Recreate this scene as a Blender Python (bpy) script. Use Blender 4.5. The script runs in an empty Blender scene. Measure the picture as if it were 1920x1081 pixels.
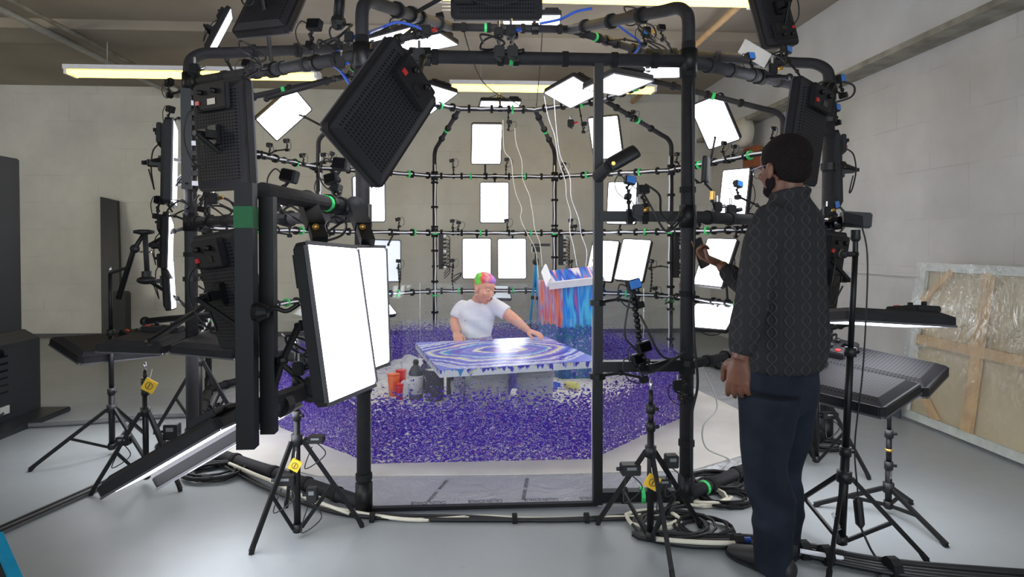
import bpy, bmesh, math, random
from mathutils import Vector as V, Matrix, Quaternion, noise
random.seed(7)
PI = math.pi
SC = bpy.context.scene
COL = SC.collection

# ---------------------------------------------------------------- camera, world, exposure
F, PITCH, YAW, CZ, CY = 1150.0, math.radians(1.0), math.radians(3.3), 1.4, 475.5
FW = V((math.sin(YAW)*math.cos(PITCH), math.cos(YAW)*math.cos(PITCH), -math.sin(PITCH)))
RT = V((math.cos(YAW), -math.sin(YAW), 0)); UPV = RT.cross(FW)
cd = bpy.data.cameras.new('camera'); cam = bpy.data.objects.new('camera', cd); COL.objects.link(cam)
cd.sensor_width = 36.0; cd.lens = F/1920*36.0
cd.shift_y = -(540.5-CY)/1920
cd.clip_start = 0.05
cam.matrix_world = Matrix(((RT.x, UPV.x, -FW.x, 0), (RT.y, UPV.y, -FW.y, 0), (RT.z, UPV.z, -FW.z, CZ), (0, 0, 0, 1)))
SC.camera = cam
vs = SC.view_settings
SC.display_settings.display_device = 'sRGB'
vs.view_transform = 'Standard'; vs.look = 'None'; vs.gamma = 1; vs.use_curve_mapping = False
vs.exposure = 0.25
PANEL_E = 6.6
TUBE_E = 4.5
wd = bpy.data.worlds.new('world'); SC.world = wd; wd.use_nodes = True
bg = wd.node_tree.nodes['Background']; bg.inputs[0].default_value = (0.80, 0.90, 1.0, 1); bg.inputs[1].default_value = 2.0

def area(name, loc, rot, sx, sy, power, col):
    l = bpy.data.lights.new(name, 'AREA'); l.shape = 'RECTANGLE'; l.size = sx; l.size_y = sy; l.energy = power; l.color = col
    o = bpy.data.objects.new(name, l); COL.objects.link(o); o.location = loc; o.rotation_euler = rot; return o
# daylight entering through the loading door high behind the photographer
area('daylight_opening', (1.0, -3.6, 3.0), (math.radians(60), 0, 0), 7.0, 1.6, 125, (0.86, 0.93, 1.0))
# unseen fill light added by the far side wall to brighten the back wall
area('back_wall_fill', (-8.7, 3.5, 2.6), (math.radians(78), 0, math.radians(-62)), 5.0, 1.6, 130, (1.0, 0.95, 0.84))

def ray(x, y): return FW + RT*((x-960)/F) - UPV*((y-CY)/F)
def atY(x, y, Y):
    r = ray(x, y); return V((0, 0, CZ)) + r*(Y/r.y)
def atZ(x, y, z=0.0):
    r = ray(x, y); return V((0, 0, CZ)) + r*((z-CZ)/r.z)

# ---------------------------------------------------------------- materials
def newmat(name):
    m = bpy.data.materials.new(name); m.use_nodes = True
    nt = m.node_tree; return m, nt, nt.nodes['Principled BSDF'], nt.nodes['Material Output']
def lin(c):
    f = lambda v: v/12.92 if v <= 0.04045 else ((v+0.055)/1.055)**2.4
    return tuple(f(x/255.0) for x in c)
def N(nt, t, **k):
    n = nt.nodes.new(t)
    for a, b in k.items():
        if a.startswith('i_'): n.inputs[int(a[2:])].default_value = b
        else: setattr(n, a, b)
    return n
def ramp(nt, fac, stops, interp='LINEAR'):
    r = nt.nodes.new('ShaderNodeValToRGB'); cr = r.color_ramp; cr.interpolation = interp
    while len(cr.elements) < len(stops): cr.elements.new(0.5)
    for e, (p, c) in zip(cr.elements, stops): e.position = p; e.color = (*c, 1)
    nt.links.new(fac, r.inputs[0]); return r.outputs[0]
def plain(name, rgb, rough=0.5, metal=0.0, var=0.12, scale=18.0, bump=0.0, spec=0.5):
    """a painted / moulded surface with slight uneven tone"""
    m, nt, b, out = newmat(name)
    c = lin(rgb); tc = N(nt, 'ShaderNodeTexCoord'); n = N(nt, 'ShaderNodeTexNoise'); n.inputs['Scale'].default_value = scale; n.inputs['Detail'].default_value = 4
    nt.links.new(tc.outputs['Object'], n.inputs['Vector'])
    o = ramp(nt, n.outputs[0], [(0.3, tuple(x*(1-var) for x in c)), (0.7, tuple(min(1, x*(1+var)) for x in c))])
    nt.links.new(o, b.inputs['Base Color'])
    b.inputs['Roughness'].default_value = rough; b.inputs['Metallic'].default_value = metal
    b.inputs['Specular IOR Level'].default_value = spec
    if bump:
        bn = N(nt, 'ShaderNodeBump'); bn.inputs['Strength'].default_value = bump; bn.inputs['Distance'].default_value = 0.01
        nt.links.new(n.outputs[0], bn.inputs['Height']); nt.links.new(bn.outputs[0], b.inputs['Normal'])
    return m
def emit(name, rgb, s):
    m, nt, b, out = newmat(name)
    b.inputs['Base Color'].default_value = (*lin(rgb), 1); b.inputs['Emission Color'].default_value = (*lin(rgb), 1)
    b.inputs['Emission Strength'].default_value = s; b.inputs['Roughness'].default_value = 0.4
    return m
M = {}
M['black_metal'] = plain('black_metal', (15, 15, 17), 0.45, spec=0.35)
M['foam'] = plain('black_foam', (30, 29, 33), 0.72, var=0.25, scale=30, bump=0.25)
M['plastic'] = plain('black_plastic', (21, 21, 23), 0.5, bump=0.0)
M['housing'] = plain('charcoal_housing', (30, 29, 32), 0.62, spec=0.3)
M['rim'] = plain('panel_rim', (78, 78, 82), 0.5)
M['velcro'] = plain('velcro', (16, 16, 18), 0.9)
M['green'] = plain('green_tape', (60, 205, 110), 0.6)
M['dgreen'] = plain('dark_green_tape', (32, 98, 58), 0.7)
M['white_plastic'] = plain('white_plastic', (232, 232, 238), 0.4, var=0.04)
M['cream'] = plain('cream_cable', (214, 208, 190), 0.5, var=0.05)
M['blue'] = plain('blue_plastic', (62, 128, 214), 0.4)
M['blue2'] = plain('deep_blue_plastic', (36, 80, 180), 0.4)
M['red'] = plain('red_plastic', (190, 44, 44), 0.4)
M['brass'] = plain('brass', (206, 160, 84), 0.3, 0.8)
M['chrome'] = plain('chrome', (190, 190, 195), 0.2, 1.0)
M['yellow'] = plain('yellow_tag', (238, 190, 44), 0.5)
M['kiosk'] = plain('kiosk_black', (28, 31, 36), 0.45, var=0.15, scale=5)
M['wood'] = plain('raw_wood', (214, 176, 128), 0.7, var=0.15, scale=9)
M['brown'] = plain('brown_wood', (150, 82, 44), 0.6)
M['lens'] = plain('lens_glass', (8, 8, 14), 0.08)
M['grey'] = plain('grey_plastic', (120, 122, 126), 0.5)
M['lgrey'] = plain('light_grey_metal', (178, 178, 172), 0.5)
M['panel_light'] = emit('lit_diffuser', (246, 248, 255), PANEL_E)
M['panel_dim'] = emit('dim_diffuser', (214, 220, 230), 0.55)
M['tube'] = emit('fluorescent_tube', (255, 220, 100), TUBE_E)

def mat_vent():
    m, nt, b, out = newmat('vented_housing')
    tc = N(nt, 'ShaderNodeTexCoord'); sp = N(nt, 'ShaderNodeSeparateXYZ'); nt.links.new(tc.outputs['Object'], sp.inputs[0])
    def per(sock, period, duty):
        a = N(nt, 'ShaderNodeMath', operation='MULTIPLY'); a.inputs[1].default_value = 1/period; nt.links.new(sock, a.inputs[0])
        f = N(nt, 'ShaderNodeMath', operation='FRACT'); nt.links.new(a.outputs[0], f.inputs[0])
        g = N(nt, 'ShaderNodeMath', operation='LESS_THAN'); g.inputs[1].default_value = duty; nt.links.new(f.outputs[0], g.inputs[0]); return g.outputs[0]
    def absless(sock, v):
        a = N(nt, 'ShaderNodeMath', operation='ABSOLUTE'); nt.links.new(sock, a.inputs[0])
        g = N(nt, 'ShaderNodeMath', operation='LESS_THAN'); g.inputs[1].default_value = v; nt.links.new(a.outputs[0], g.inputs[0]); return g.outputs[0]
    def mul(a, b_):
        k = N(nt, 'ShaderNodeMath', operation='MULTIPLY'); nt.links.new(a, k.inputs[0]); nt.links.new(b_, k.inputs[1]); return k.outputs[0]
    h = mul(mul(per(sp.outputs['X'], 0.022, 0.6), per(sp.outputs['Z'], 0.0165, 0.5)), mul(absless(sp.outputs['X'], 0.165), absless(sp.outputs['Z'], 0.23)))
    c = N(nt, 'ShaderNodeMix', data_type='RGBA'); c.inputs['A'].default_value = (*lin((44, 43, 47)), 1); c.inputs['B'].default_value = (*lin((5, 5, 6)), 1)
    nt.links.new(h, c.inputs['Factor']); nt.links.new(c.outputs['Result'], b.inputs['Base Color'])
    b.inputs['Roughness'].default_value = 0.68; b.inputs['Specular IOR Level'].default_value = 0.25
    bn = N(nt, 'ShaderNodeBump', invert=True); bn.inputs['Strength'].default_value = 0.6; bn.inputs['Distance'].default_value = 0.004
    nt.links.new(h, bn.inputs['Height']); nt.links.new(bn.outputs[0], b.inputs['Normal'])
    return m
M['vent'] = mat_vent()

def mat_floor():
    m, nt, b, out = newmat('painted_concrete_floor')
    tc = N(nt, 'ShaderNodeTexCoord')
    n1 = N(nt, 'ShaderNodeTexNoise'); n1.inputs['Scale'].default_value = 0.7; n1.inputs['Detail'].default_value = 6
    n2 = N(nt, 'ShaderNodeTexNoise'); n2.inputs['Scale'].default_value = 9; n2.inputs['Detail'].default_value = 5; n2.inputs['Roughness'].default_value = 0.7
    for n in (n1, n2): nt.links.new(tc.outputs['Object'], n.inputs['Vector'])
    a = ramp(nt, n1.outputs[0], [(0.3, lin((136, 141, 143))), (0.7, lin((154, 159, 161)))])
    s = ramp(nt, n2.outputs[0], [(0.28, (0.75, 0.73, 0.7)), (0.36, (1, 1, 1))])
    mx = N(nt, 'ShaderNodeMix', data_type='RGBA', blend_type='MULTIPLY'); mx.inputs['Factor'].default_value = 0.6
    nt.links.new(a, mx.inputs['A']); nt.links.new(s, mx.inputs['B']); nt.links.new(mx.outputs['Result'], b.inputs['Base Color'])
    r = N(nt, 'ShaderNodeMapRange'); r.inputs[3].default_value = 0.28; r.inputs[4].default_value = 0.5
    nt.links.new(n2.outputs[0], r.inputs[0]); nt.links.new(r.outputs[0], b.inputs['Roughness'])
    return m
M['floor'] = mat_floor()

def mat_block(name, rgb, axis, joint=0.25, cracks=False):
    m, nt, b, out = newmat(name)
    tc = N(nt, 'ShaderNodeTexCoord'); sp = N(nt, 'ShaderNodeSeparateXYZ'); cb = N(nt, 'ShaderNodeCombineXYZ')
    nt.links.new(tc.outputs['Object'], sp.inputs[0]); nt.links.new(sp.outputs[axis], cb.inputs[0]); nt.links.new(sp.outputs['Z'], cb.inputs[1])
    br = N(nt, 'ShaderNodeTexBrick'); br.inputs['Scale'].default_value = 1.0; br.inputs['Brick Width'].default_value = 0.8; br.inputs['Row Height'].default_value = 0.4
    br.inputs['Mortar Size'].default_value = 0.006; br.inputs['Mortar Smooth'].default_value = 0.4
    br.inputs['Color1'].default_value = (1, 1, 1, 1); br.inputs['Color2'].default_value = (0.965, 0.965, 0.965, 1); br.inputs['Mortar'].default_value = (0.8, 0.79, 0.77, 1)
    nt.links.new(cb.outputs[0], br.inputs['Vector'])
    n = N(nt, 'ShaderNodeTexNoise'); n.inputs['Scale'].default_value = 1.3; n.inputs['Detail'].default_value = 7; n.inputs['Roughness'].default_value = 0.6
    nt.links.new(tc.outputs['Object'], n.inputs['Vector'])
    c = lin(rgb)
    a = ramp(nt, n.outputs[0], [(0.3, tuple(x*0.86 for x in c)), (0.7, tuple(x*1.08 for x in c))])
    # patchy joints: the paint has filled most of them
    n2 = N(nt, 'ShaderNodeTexNoise'); n2.inputs['Scale'].default_value = 2.2; nt.links.new(tc.outputs['Object'], n2.inputs['Vector'])
    jf = N(nt, 'ShaderNodeMapRange'); jf.inputs[1].default_value = 0.45; jf.inputs[2].default_value = 0.62; jf.inputs[4].default_value = joint*3
    nt.links.new(n2.outputs[0], jf.inputs[0])
    mx = N(nt, 'ShaderNodeMix', data_type='RGBA', blend_type='MULTIPLY')
    nt.links.new(jf.outputs[0], mx.inputs['Factor']); nt.links.new(a, mx.inputs['A']); nt.links.new(br.outputs[0], mx.inputs['B'])
    # chips of lost paint
    vz = N(nt, 'ShaderNodeTexNoise'); vz.inputs['Scale'].default_value = 5.5; vz.inputs['Detail'].default_value = 3; nt.links.new(tc.outputs['Object'], vz.inputs['Vector'])
    chips = ramp(nt, vz.outputs[0], [(0.755, (0, 0, 0)), (0.765, (1, 1, 1))])
    m2 = N(nt, 'ShaderNodeMix', data_type='RGBA'); m2.inputs['B'].default_value = (*lin((226, 222, 205)), 1)
    nt.links.new(chips, m2.inputs['Factor']); nt.links.new(mx.outputs['Result'], m2.inputs['A']); nt.links.new(m2.outputs['Result'], b.inputs['Base Color'])
    b.inputs['Roughness'].default_value = 0.75
    bn = N(nt, 'ShaderNodeBump'); bn.inputs['Strength'].default_value = 0.25; bn.inputs['Distance'].default_value = 0.01
    nt.links.new(br.outputs['Fac'], bn.inputs['Height']); bn.invert = True; nt.links.new(bn.outputs[0], b.inputs['Normal'])
    return m
M['wall_back'] = mat_block('painted_block_wall', (217, 216, 208), 'X')
M['wall_right'] = mat_block('painted_panel_wall', (206, 204, 200), 'Y', 0.2)
M['ceiling'] = plain('ceiling_concrete', (158, 148, 134), 0.9, var=0.16, scale=0.8, bump=0.1)
M['beam'] = plain('beam_plaster', (206, 206, 204), 0.8, var=0.08, scale=2)
M['soffit'] = plain('weathered_soffit', (150, 146, 134), 0.9, var=0.3, scale=6)
M['skirting'] = plain('dark_skirting', (92, 92, 92), 0.7)

def mat_foil():
    m, nt, b, out = newmat('creased_clear_sheet_on_foil')
    tc = N(nt, 'ShaderNodeTexCoord')
    n = N(nt, 'ShaderNodeTexNoise'); n.inputs['Scale'].default_value = 4.0; n.inputs['Detail'].default_value = 8; n.inputs['Distortion'].default_value = 2.5
    nt.links.new(tc.outputs['Object'], n.inputs['Vector'])
    v = N(nt, 'ShaderNodeTexVoronoi'); v.feature = 'DISTANCE_TO_EDGE'; v.inputs['Scale'].default_value = 2.6
    mp = N(nt, 'ShaderNodeMapping'); mp.inputs['Rotation'].default_value = (0, 0, 0.6); mp.inputs['Scale'].default_value = (0.6, 2.2, 1)
    ad = N(nt, 'ShaderNodeVectorMath', operation='ADD'); nt.links.new(tc.outputs['Object'], ad.inputs[0]); nt.links.new(n.outputs['Color'], ad.inputs[1])
    nt.links.new(ad.outputs[0], mp.inputs[0]); nt.links.new(mp.outputs[0], v.inputs['Vector'])
    cr = ramp(nt, v.outputs['Distance'], [(0.0, (1, 1, 1)), (0.03, (0, 0, 0))])
    c = N(nt, 'ShaderNodeMix', data_type='RGBA'); c.inputs['A'].default_value = (*lin((178, 180, 184)), 1); c.inputs['B'].default_value = (*lin((240, 240, 244)), 1)
    k = N(nt, 'ShaderNodeMath', operation='MULTIPLY'); k.inputs[1].default_value = 0.8; nt.links.new(cr, k.inputs[0]); nt.links.new(k.outputs[0], c.inputs['Factor'])
    nt.links.new(c.outputs['Result'], b.inputs['Base Color'])
    b.inputs['Roughness'].default_value = 0.25; b.inputs['Metallic'].default_value = 0.1
    bn = N(nt, 'ShaderNodeBump'); bn.inputs['Strength'].default_value = 0.8; bn.inputs['Distance'].default_value = 0.02
    nt.links.new(n.outputs[0], bn.inputs['Height']); bn2 = N(nt, 'ShaderNodeBump'); bn2.inputs['Strength'].default_value = 0.7; bn2.inputs['Distance'].default_value = 0.01
    nt.links.new(cr, bn2.inputs['Height']); nt.links.new(bn.outputs[0], bn2.inputs['Normal']); nt.links.new(bn2.outputs[0], b.inputs['Normal'])
    return m
M['foil'] = mat_foil()

PAINT = [(0.0, lin((120, 110, 215))), (0.28, lin((60, 16, 150))), (0.36, lin((250, 248, 255))), (0.385, lin((60, 16, 156))), (0.47, lin((96, 66, 215))), (0.495, lin((54, 12, 140))),
         (0.585, lin((248, 246, 255))), (0.605, lin((86, 50, 205))), (0.64, lin((200, 24, 104))), (0.655, lin((50, 16, 140))), (0.69, lin((120, 128, 70))), (0.71, lin((120, 100, 225)))]
def splat_mask(nt, vec, scale, thr_sock):
    n = N(nt, 'ShaderNodeTexNoise'); n.inputs['Scale'].default_value = scale; n.inputs['Detail'].default_value = 2.0; n.inputs['Distortion'].default_value = 0.6
    nt.links.new(vec, n.inputs['Vector'])
    g = N(nt, 'ShaderNodeMath', operation='GREATER_THAN'); nt.links.new(n.outputs[0], g.inputs[0]); nt.links.new(thr_sock, g.inputs[1]); return g.outputs[0]
def mat_shield():
    m, nt, b, out = newmat('paint_spattered_acrylic')
    tc = N(nt, 'ShaderNodeTexCoord'); sp = N(nt, 'ShaderNodeSeparateXYZ'); nt.links.new(tc.outputs['Object'], sp.inputs[0])
    mp = N(nt, 'ShaderNodeMapping'); mp.inputs['Rotation'].default_value = (0.0, 0.6, 0.0); mp.inputs['Scale'].default_value = (1, 1, 1.9)
    nt.links.new(tc.outputs['Object'], mp.inputs[0])
    low = N(nt, 'ShaderNodeTexNoise'); low.inputs['Scale'].default_value = 3.0; nt.links.new(tc.outputs['Object'], low.inputs['Vector'])
    # how much paint reached each height
    r = nt.nodes.new('ShaderNodeValToRGB'); cr = r.color_ramp
    st = [(0.0, 0.465), (0.10, 0.43), (0.25, 0.36), (0.35, 0.42), (0.43, 0.54), (0.50, 0.66), (0.60, 0.74), (0.8, 0.80)]
    while len(cr.elements) < len(st): cr.elements.new(0.5)
    for e, (p, v) in zip(cr.elements, st): e.position = p; e.color = (v, v, v, 1)
    ad = N(nt, 'ShaderNodeMath', operation='MULTIPLY_ADD'); ad.inputs[1].default_value = 0.10; nt.links.new(low.outputs[0], ad.inputs[0])
    sb = N(nt, 'ShaderNodeMath', operation='SUBTRACT'); sb.inputs[1].default_value = 0.05; nt.links.new(sp.outputs['Z'], sb.inputs[0]); nt.links.new(sb.outputs[0], ad.inputs[2])
    nt.links.new(ad.outputs[0], r.inputs[0])
    mask = splat_mask(nt, mp.outputs[0], 44, r.outputs[0])
    n2 = N(nt, 'ShaderNodeTexNoise'); n2.inputs['Scale'].default_value = 36; n2.inputs['Detail'].default_value = 2.5; n2.inputs['Distortion'].default_value = 0.8
    nt.links.new(mp.outputs[0], n2.inputs['Vector'])
    col = ramp(nt, n2.outputs[0], PAINT, 'CONSTANT')
    nt.links.new(col, b.inputs['Base Color']); b.inputs['Roughness'].default_value = 0.35
    tr = N(nt, 'ShaderNodeBsdfTransparent'); tr.inputs[0].default_value = (0.97, 0.98, 0.98, 1)
    gl = N(nt, 'ShaderNodeBsdfGlossy'); gl.inputs['Roughness'].default_value = 0.05
    fr = N(nt, 'ShaderNodeMixShader'); fr.inputs[0].default_value = 0.035; nt.links.new(tr.outputs[0], fr.inputs[1]); nt.links.new(gl.outputs[0], fr.inputs[2])
    tl = N(nt, 'ShaderNodeBsdfTranslucent'); nt.links.new(col, tl.inputs[0]); pm = N(nt, 'ShaderNodeMixShader'); pm.inputs[0].default_value = 0.22
    nt.links.new(b.outputs[0], pm.inputs[1]); nt.links.new(tl.outputs[0], pm.inputs[2])   # thin paint lets light through
    mx = N(nt, 'ShaderNodeMixShader'); nt.links.new(mask, mx.inputs[0]); nt.links.new(fr.outputs[0], mx.inputs[1]); nt.links.new(pm.outputs[0], mx.inputs[2])
    nt.links.new(mx.outputs[0], out.inputs[0]); return m
M['shield'] = mat_shield()
def mat_clear(name, tint=(0.96, 0.98, 0.98), gloss=0.08, rough=0.08, bump=0.0, haze=0.0):
    m, nt, b, out = newmat(name)
    tr = N(nt, 'ShaderNodeBsdfTransparent'); tr.inputs[0].default_value = (*tint, 1)
    gl = N(nt, 'ShaderNodeBsdfGlossy'); gl.inputs['Roughness'].default_value = rough
    f = N(nt, 'ShaderNodeMixShader'); f.inputs[0].default_value = gloss
    nt.links.new(tr.outputs[0], f.inputs[1]); nt.links.new(gl.outputs[0], f.inputs[2]); last = f.outputs[0]
    tc = N(nt, 'ShaderNodeTexCoord')
    if bump:
        mp = N(nt, 'ShaderNodeMapping'); mp.inputs['Scale'].default_value = (1, 2.5, 0.9); nt.links.new(tc.outputs['Object'], mp.inputs[0])
        n = N(nt, 'ShaderNodeTexNoise'); n.inputs['Scale'].default_value = 5; n.inputs['Detail'].default_value = 3; n.inputs['Distortion'].default_value = 2.0; nt.links.new(mp.outputs[0], n.inputs['Vector'])
        bn = N(nt, 'ShaderNodeBump'); bn.inputs['Strength'].default_value = 1.0; bn.inputs['Distance'].default_value = bump; nt.links.new(n.outputs[0], bn.inputs['Height'])
        nt.links.new(bn.outputs[0], gl.inputs['Normal'])
    if haze:
        d0 = N(nt, 'ShaderNodeBsdfDiffuse'); d0.inputs[0].default_value = (0.9, 0.9, 0.9, 1); d1 = N(nt, 'ShaderNodeBsdfTranslucent'); d1.inputs[0].default_value = (0.95, 0.95, 0.95, 1)
        d = N(nt, 'ShaderNodeMixShader'); d.inputs[0].default_value = 0.5; nt.links.new(d0.outputs[0], d.inputs[1]); nt.links.new(d1.outputs[0], d.inputs[2])
        g = N(nt, 'ShaderNodeMixShader'); g.inputs[0].default_value = haze; nt.links.new(last, g.inputs[1]); nt.links.new(d.outputs[0], g.inputs[2]); last = g.outputs[0]
    nt.links.new(last, out.inputs[0]); return m
M['film'] = mat_clear('clear_wrapping_film', gloss=0.07, rough=0.06, bump=0.012, haze=0.02)
M['clearpot'] = mat_clear('clear_tub', gloss=0.10, haze=0.42)
M['bag'] = mat_clear('thin_plastic_bag', gloss=0.25, rough=0.2, haze=0.35, bump=0.05)

def mat_sheet():
    """beige paper with paint thrown over the middle"""
    m, nt, b, out = newmat('spattered_floor_paper')
    tc = N(nt, 'ShaderNodeTexCoord'); le = N(nt, 'ShaderNodeVectorMath', operation='LENGTH')
    sb = N(nt, 'ShaderNodeVectorMath', operation='SUBTRACT'); sb.inputs[1].default_value = (0.04, 5.58, 0.0); nt.links.new(tc.outputs['Object'], sb.inputs[0]); nt.links.new(sb.outputs[0], le.inputs[0])
    r = nt.nodes.new('ShaderNodeValToRGB'); cr = r.color_ramp
    st = [(0.0, 0.64), (0.30, 0.63), (0.43, 0.58), (0.50, 0.53), (0.515, 0.9)]
    while len(cr.elements) < len(st): cr.elements.new(0.5)
    for e, (p, v) in zip(cr.elements, st): e.position = p; e.color = (v, v, v, 1)
    k = N(nt, 'ShaderNodeMath', operation='MULTIPLY'); k.inputs[1].default_value = 0.3; nt.links.new(le.outputs['Value'], k.inputs[0]); nt.links.new(k.outputs[0], r.inputs[0])
    mask = splat_mask(nt, tc.outputs['Object'], 30, r.outputs[0])
    n2 = N(nt, 'ShaderNodeTexNoise'); n2.inputs['Scale'].default_value = 14; n2.inputs['Detail'].default_value = 4; nt.links.new(tc.outputs['Object'], n2.inputs['Vector'])
    col = ramp(nt, n2.outputs[0], PAINT, 'LINEAR')
    n3 = N(nt, 'ShaderNodeTexNoise'); n3.inputs['Scale'].default_value = 2.5; n3.inputs['Detail'].default_value = 5; nt.links.new(tc.outputs['Object'], n3.inputs['Vector'])
    base = ramp(nt, n3.outputs[0], [(0.3, lin((204, 200, 192))), (0.7, lin((226, 223, 216)))])
    mx = N(nt, 'ShaderNodeMix', data_type='RGBA'); nt.links.new(mask, mx.inputs['Factor']); nt.links.new(base, mx.inputs['A']); nt.links.new(col, mx.inputs['B'])
    nt.links.new(mx.outputs['Result'], b.inputs['Base Color']); b.inputs['Roughness'].default_value = 0.6; return m
M['sheet'] = mat_sheet()

def mat_swirl():
    m, nt, b, out = newmat('swirled_paint')
    tc = N(nt, 'ShaderNodeTexCoord')
    mp = N(nt, 'ShaderNodeMapping'); mp.inputs['Location'].default_value = (0.05, -0.04, 0); mp.inputs['Scale'].default_value = (1.5, 1.9, 0); mp.inputs['Rotation'].default_value = (0, 0, 0.3)
    nt.links.new(tc.outputs['Object'], mp.inputs[0])
    le = N(nt, 'ShaderNodeVectorMath', operation='LENGTH'); nt.links.new(mp.outputs[0], le.inputs[0])
    n = N(nt, 'ShaderNodeTexNoise'); n.inputs['Scale'].default_value = 1.1; n.inputs['Detail'].default_value = 1; nt.links.new(mp.outputs[0], n.inputs['Vector'])
    a = N(nt, 'ShaderNodeMath', operation='MULTIPLY_ADD'); a.inputs[1].default_value = 0.6; nt.links.new(n.outputs[0], a.inputs[0]); nt.links.new(le.outputs['Value'], a.inputs[2])
    # fine threads pulled along the swirl
    ang = N(nt, 'ShaderNodeVectorMath', operation='MULTIPLY'); ang.inputs[1].default_value = (3, 3, 0); nt.links.new(mp.outputs[0], ang.inputs[0])
    n2 = N(nt, 'ShaderNodeTexNoise'); n2.inputs['Scale'].default_value = 6; n2.inputs['Detail'].default_value = 2; n2.inputs['Distortion'].default_value = 2.5; nt.links.new(mp.outputs[0], n2.inputs['Vector'])
    a2 = N(nt, 'ShaderNodeMath', operation='MULTIPLY_ADD'); a2.inputs[1].default_value = 0.13; nt.links.new(n2.outputs[0], a2.inputs[0]); nt.links.new(a.outputs[0], a2.inputs[2])
    r = N(nt, 'ShaderNodeMapRange'); r.inputs[1].default_value = 0.15; r.inputs[2].default_value = 1.62; nt.links.new(a2.outputs[0], r.inputs[0])
    W = lin((236, 236, 240)); B1 = lin((36, 28, 190)); B2 = lin((24, 110, 225)); LV = lin((132, 136, 232)); Y = lin((222, 216, 160)); MG = lin((200, 50, 110)); CY_ = lin((50, 170, 215)); DK = lin((30, 28, 110)); VI = lin((84, 50, 200))
    col = ramp(nt, r.outputs[0], [(0, MG), (0.15, MG), (0.19, VI), (0.25, B1), (0.28, VI), (0.30, Y), (0.34, W), (0.36, VI), (0.42, LV), (0.45, B1), (0.48, VI), (0.51, B2), (0.54, CY_), (0.56, W), (0.58, B1), (0.62, LV), (0.65, Y), (0.67, W), (0.69, LV), (0.74, B1), (0.77, LV), (0.80, W), (0.82, LV), (0.86, B1), (0.89, W), (0.92, LV), (0.95, W), (0.97, LV)])
    nt.links.new(col, b.inputs['Base Color']); b.inputs['Roughness'].default_value = 0.26; b.inputs['Specular IOR Level'].default_value = 0.3
    return m
def mat_drips(name, stops, base, lo=-0.3, hi=0.3, sc=14.0, zlen=1.0, ylen=1.0):
    m, nt, b, out = newmat(name)
    tc = N(nt, 'ShaderNodeTexCoord')
    mp = N(nt, 'ShaderNodeMapping'); mp.inputs['Scale'].default_value = (1, ylen, zlen); nt.links.new(tc.outputs['Object'], mp.inputs[0])
    n = N(nt, 'ShaderNodeTexNoise'); n.inputs['Scale'].default_value = sc; n.inputs['Detail'].default_value = 2; nt.links.new(mp.outputs[0], n.inputs['Vector'])
    col = ramp(nt, n.outputs[0], stops)
    sp = N(nt, 'ShaderNodeSeparateXYZ'); nt.links.new(tc.outputs['Object'], sp.inputs[0])
    n2 = N(nt, 'ShaderNodeTexNoise'); n2.inputs['Scale'].default_value = 30; n2.inputs['Detail'].default_value = 2; nt.links.new(tc.outputs['Object'], n2.inputs['Vector'])
    a = N(nt, 'ShaderNodeMath', operation='MULTIPLY_ADD'); a.inputs[1].default_value = (hi-lo)*1.0; nt.links.new(n2.outputs[0], a.inputs[0]); nt.links.new(sp.outputs['Z'], a.inputs[2])
    g = N(nt, 'ShaderNodeMapRange'); g.inputs[1].default_value = lo; g.inputs[2].default_value = lo+0.02; nt.links.new(a.outputs[0], g.inputs[0])
    bc = ramp(nt, n2.outputs[0], base, 'CONSTANT')
    mx = N(nt, 'ShaderNodeMix', data_type='RGBA'); nt.links.new(g.outputs[0], mx.inputs['Factor']); nt.links.new(bc, mx.inputs['A']); nt.links.new(col, mx.inputs['B'])
    nt.links.new(mx.outputs['Result'], b.inputs['Base Color']); b.inputs['Roughness'].default_value = 0.3; return m
M['swirl'] = mat_swirl()

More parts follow.
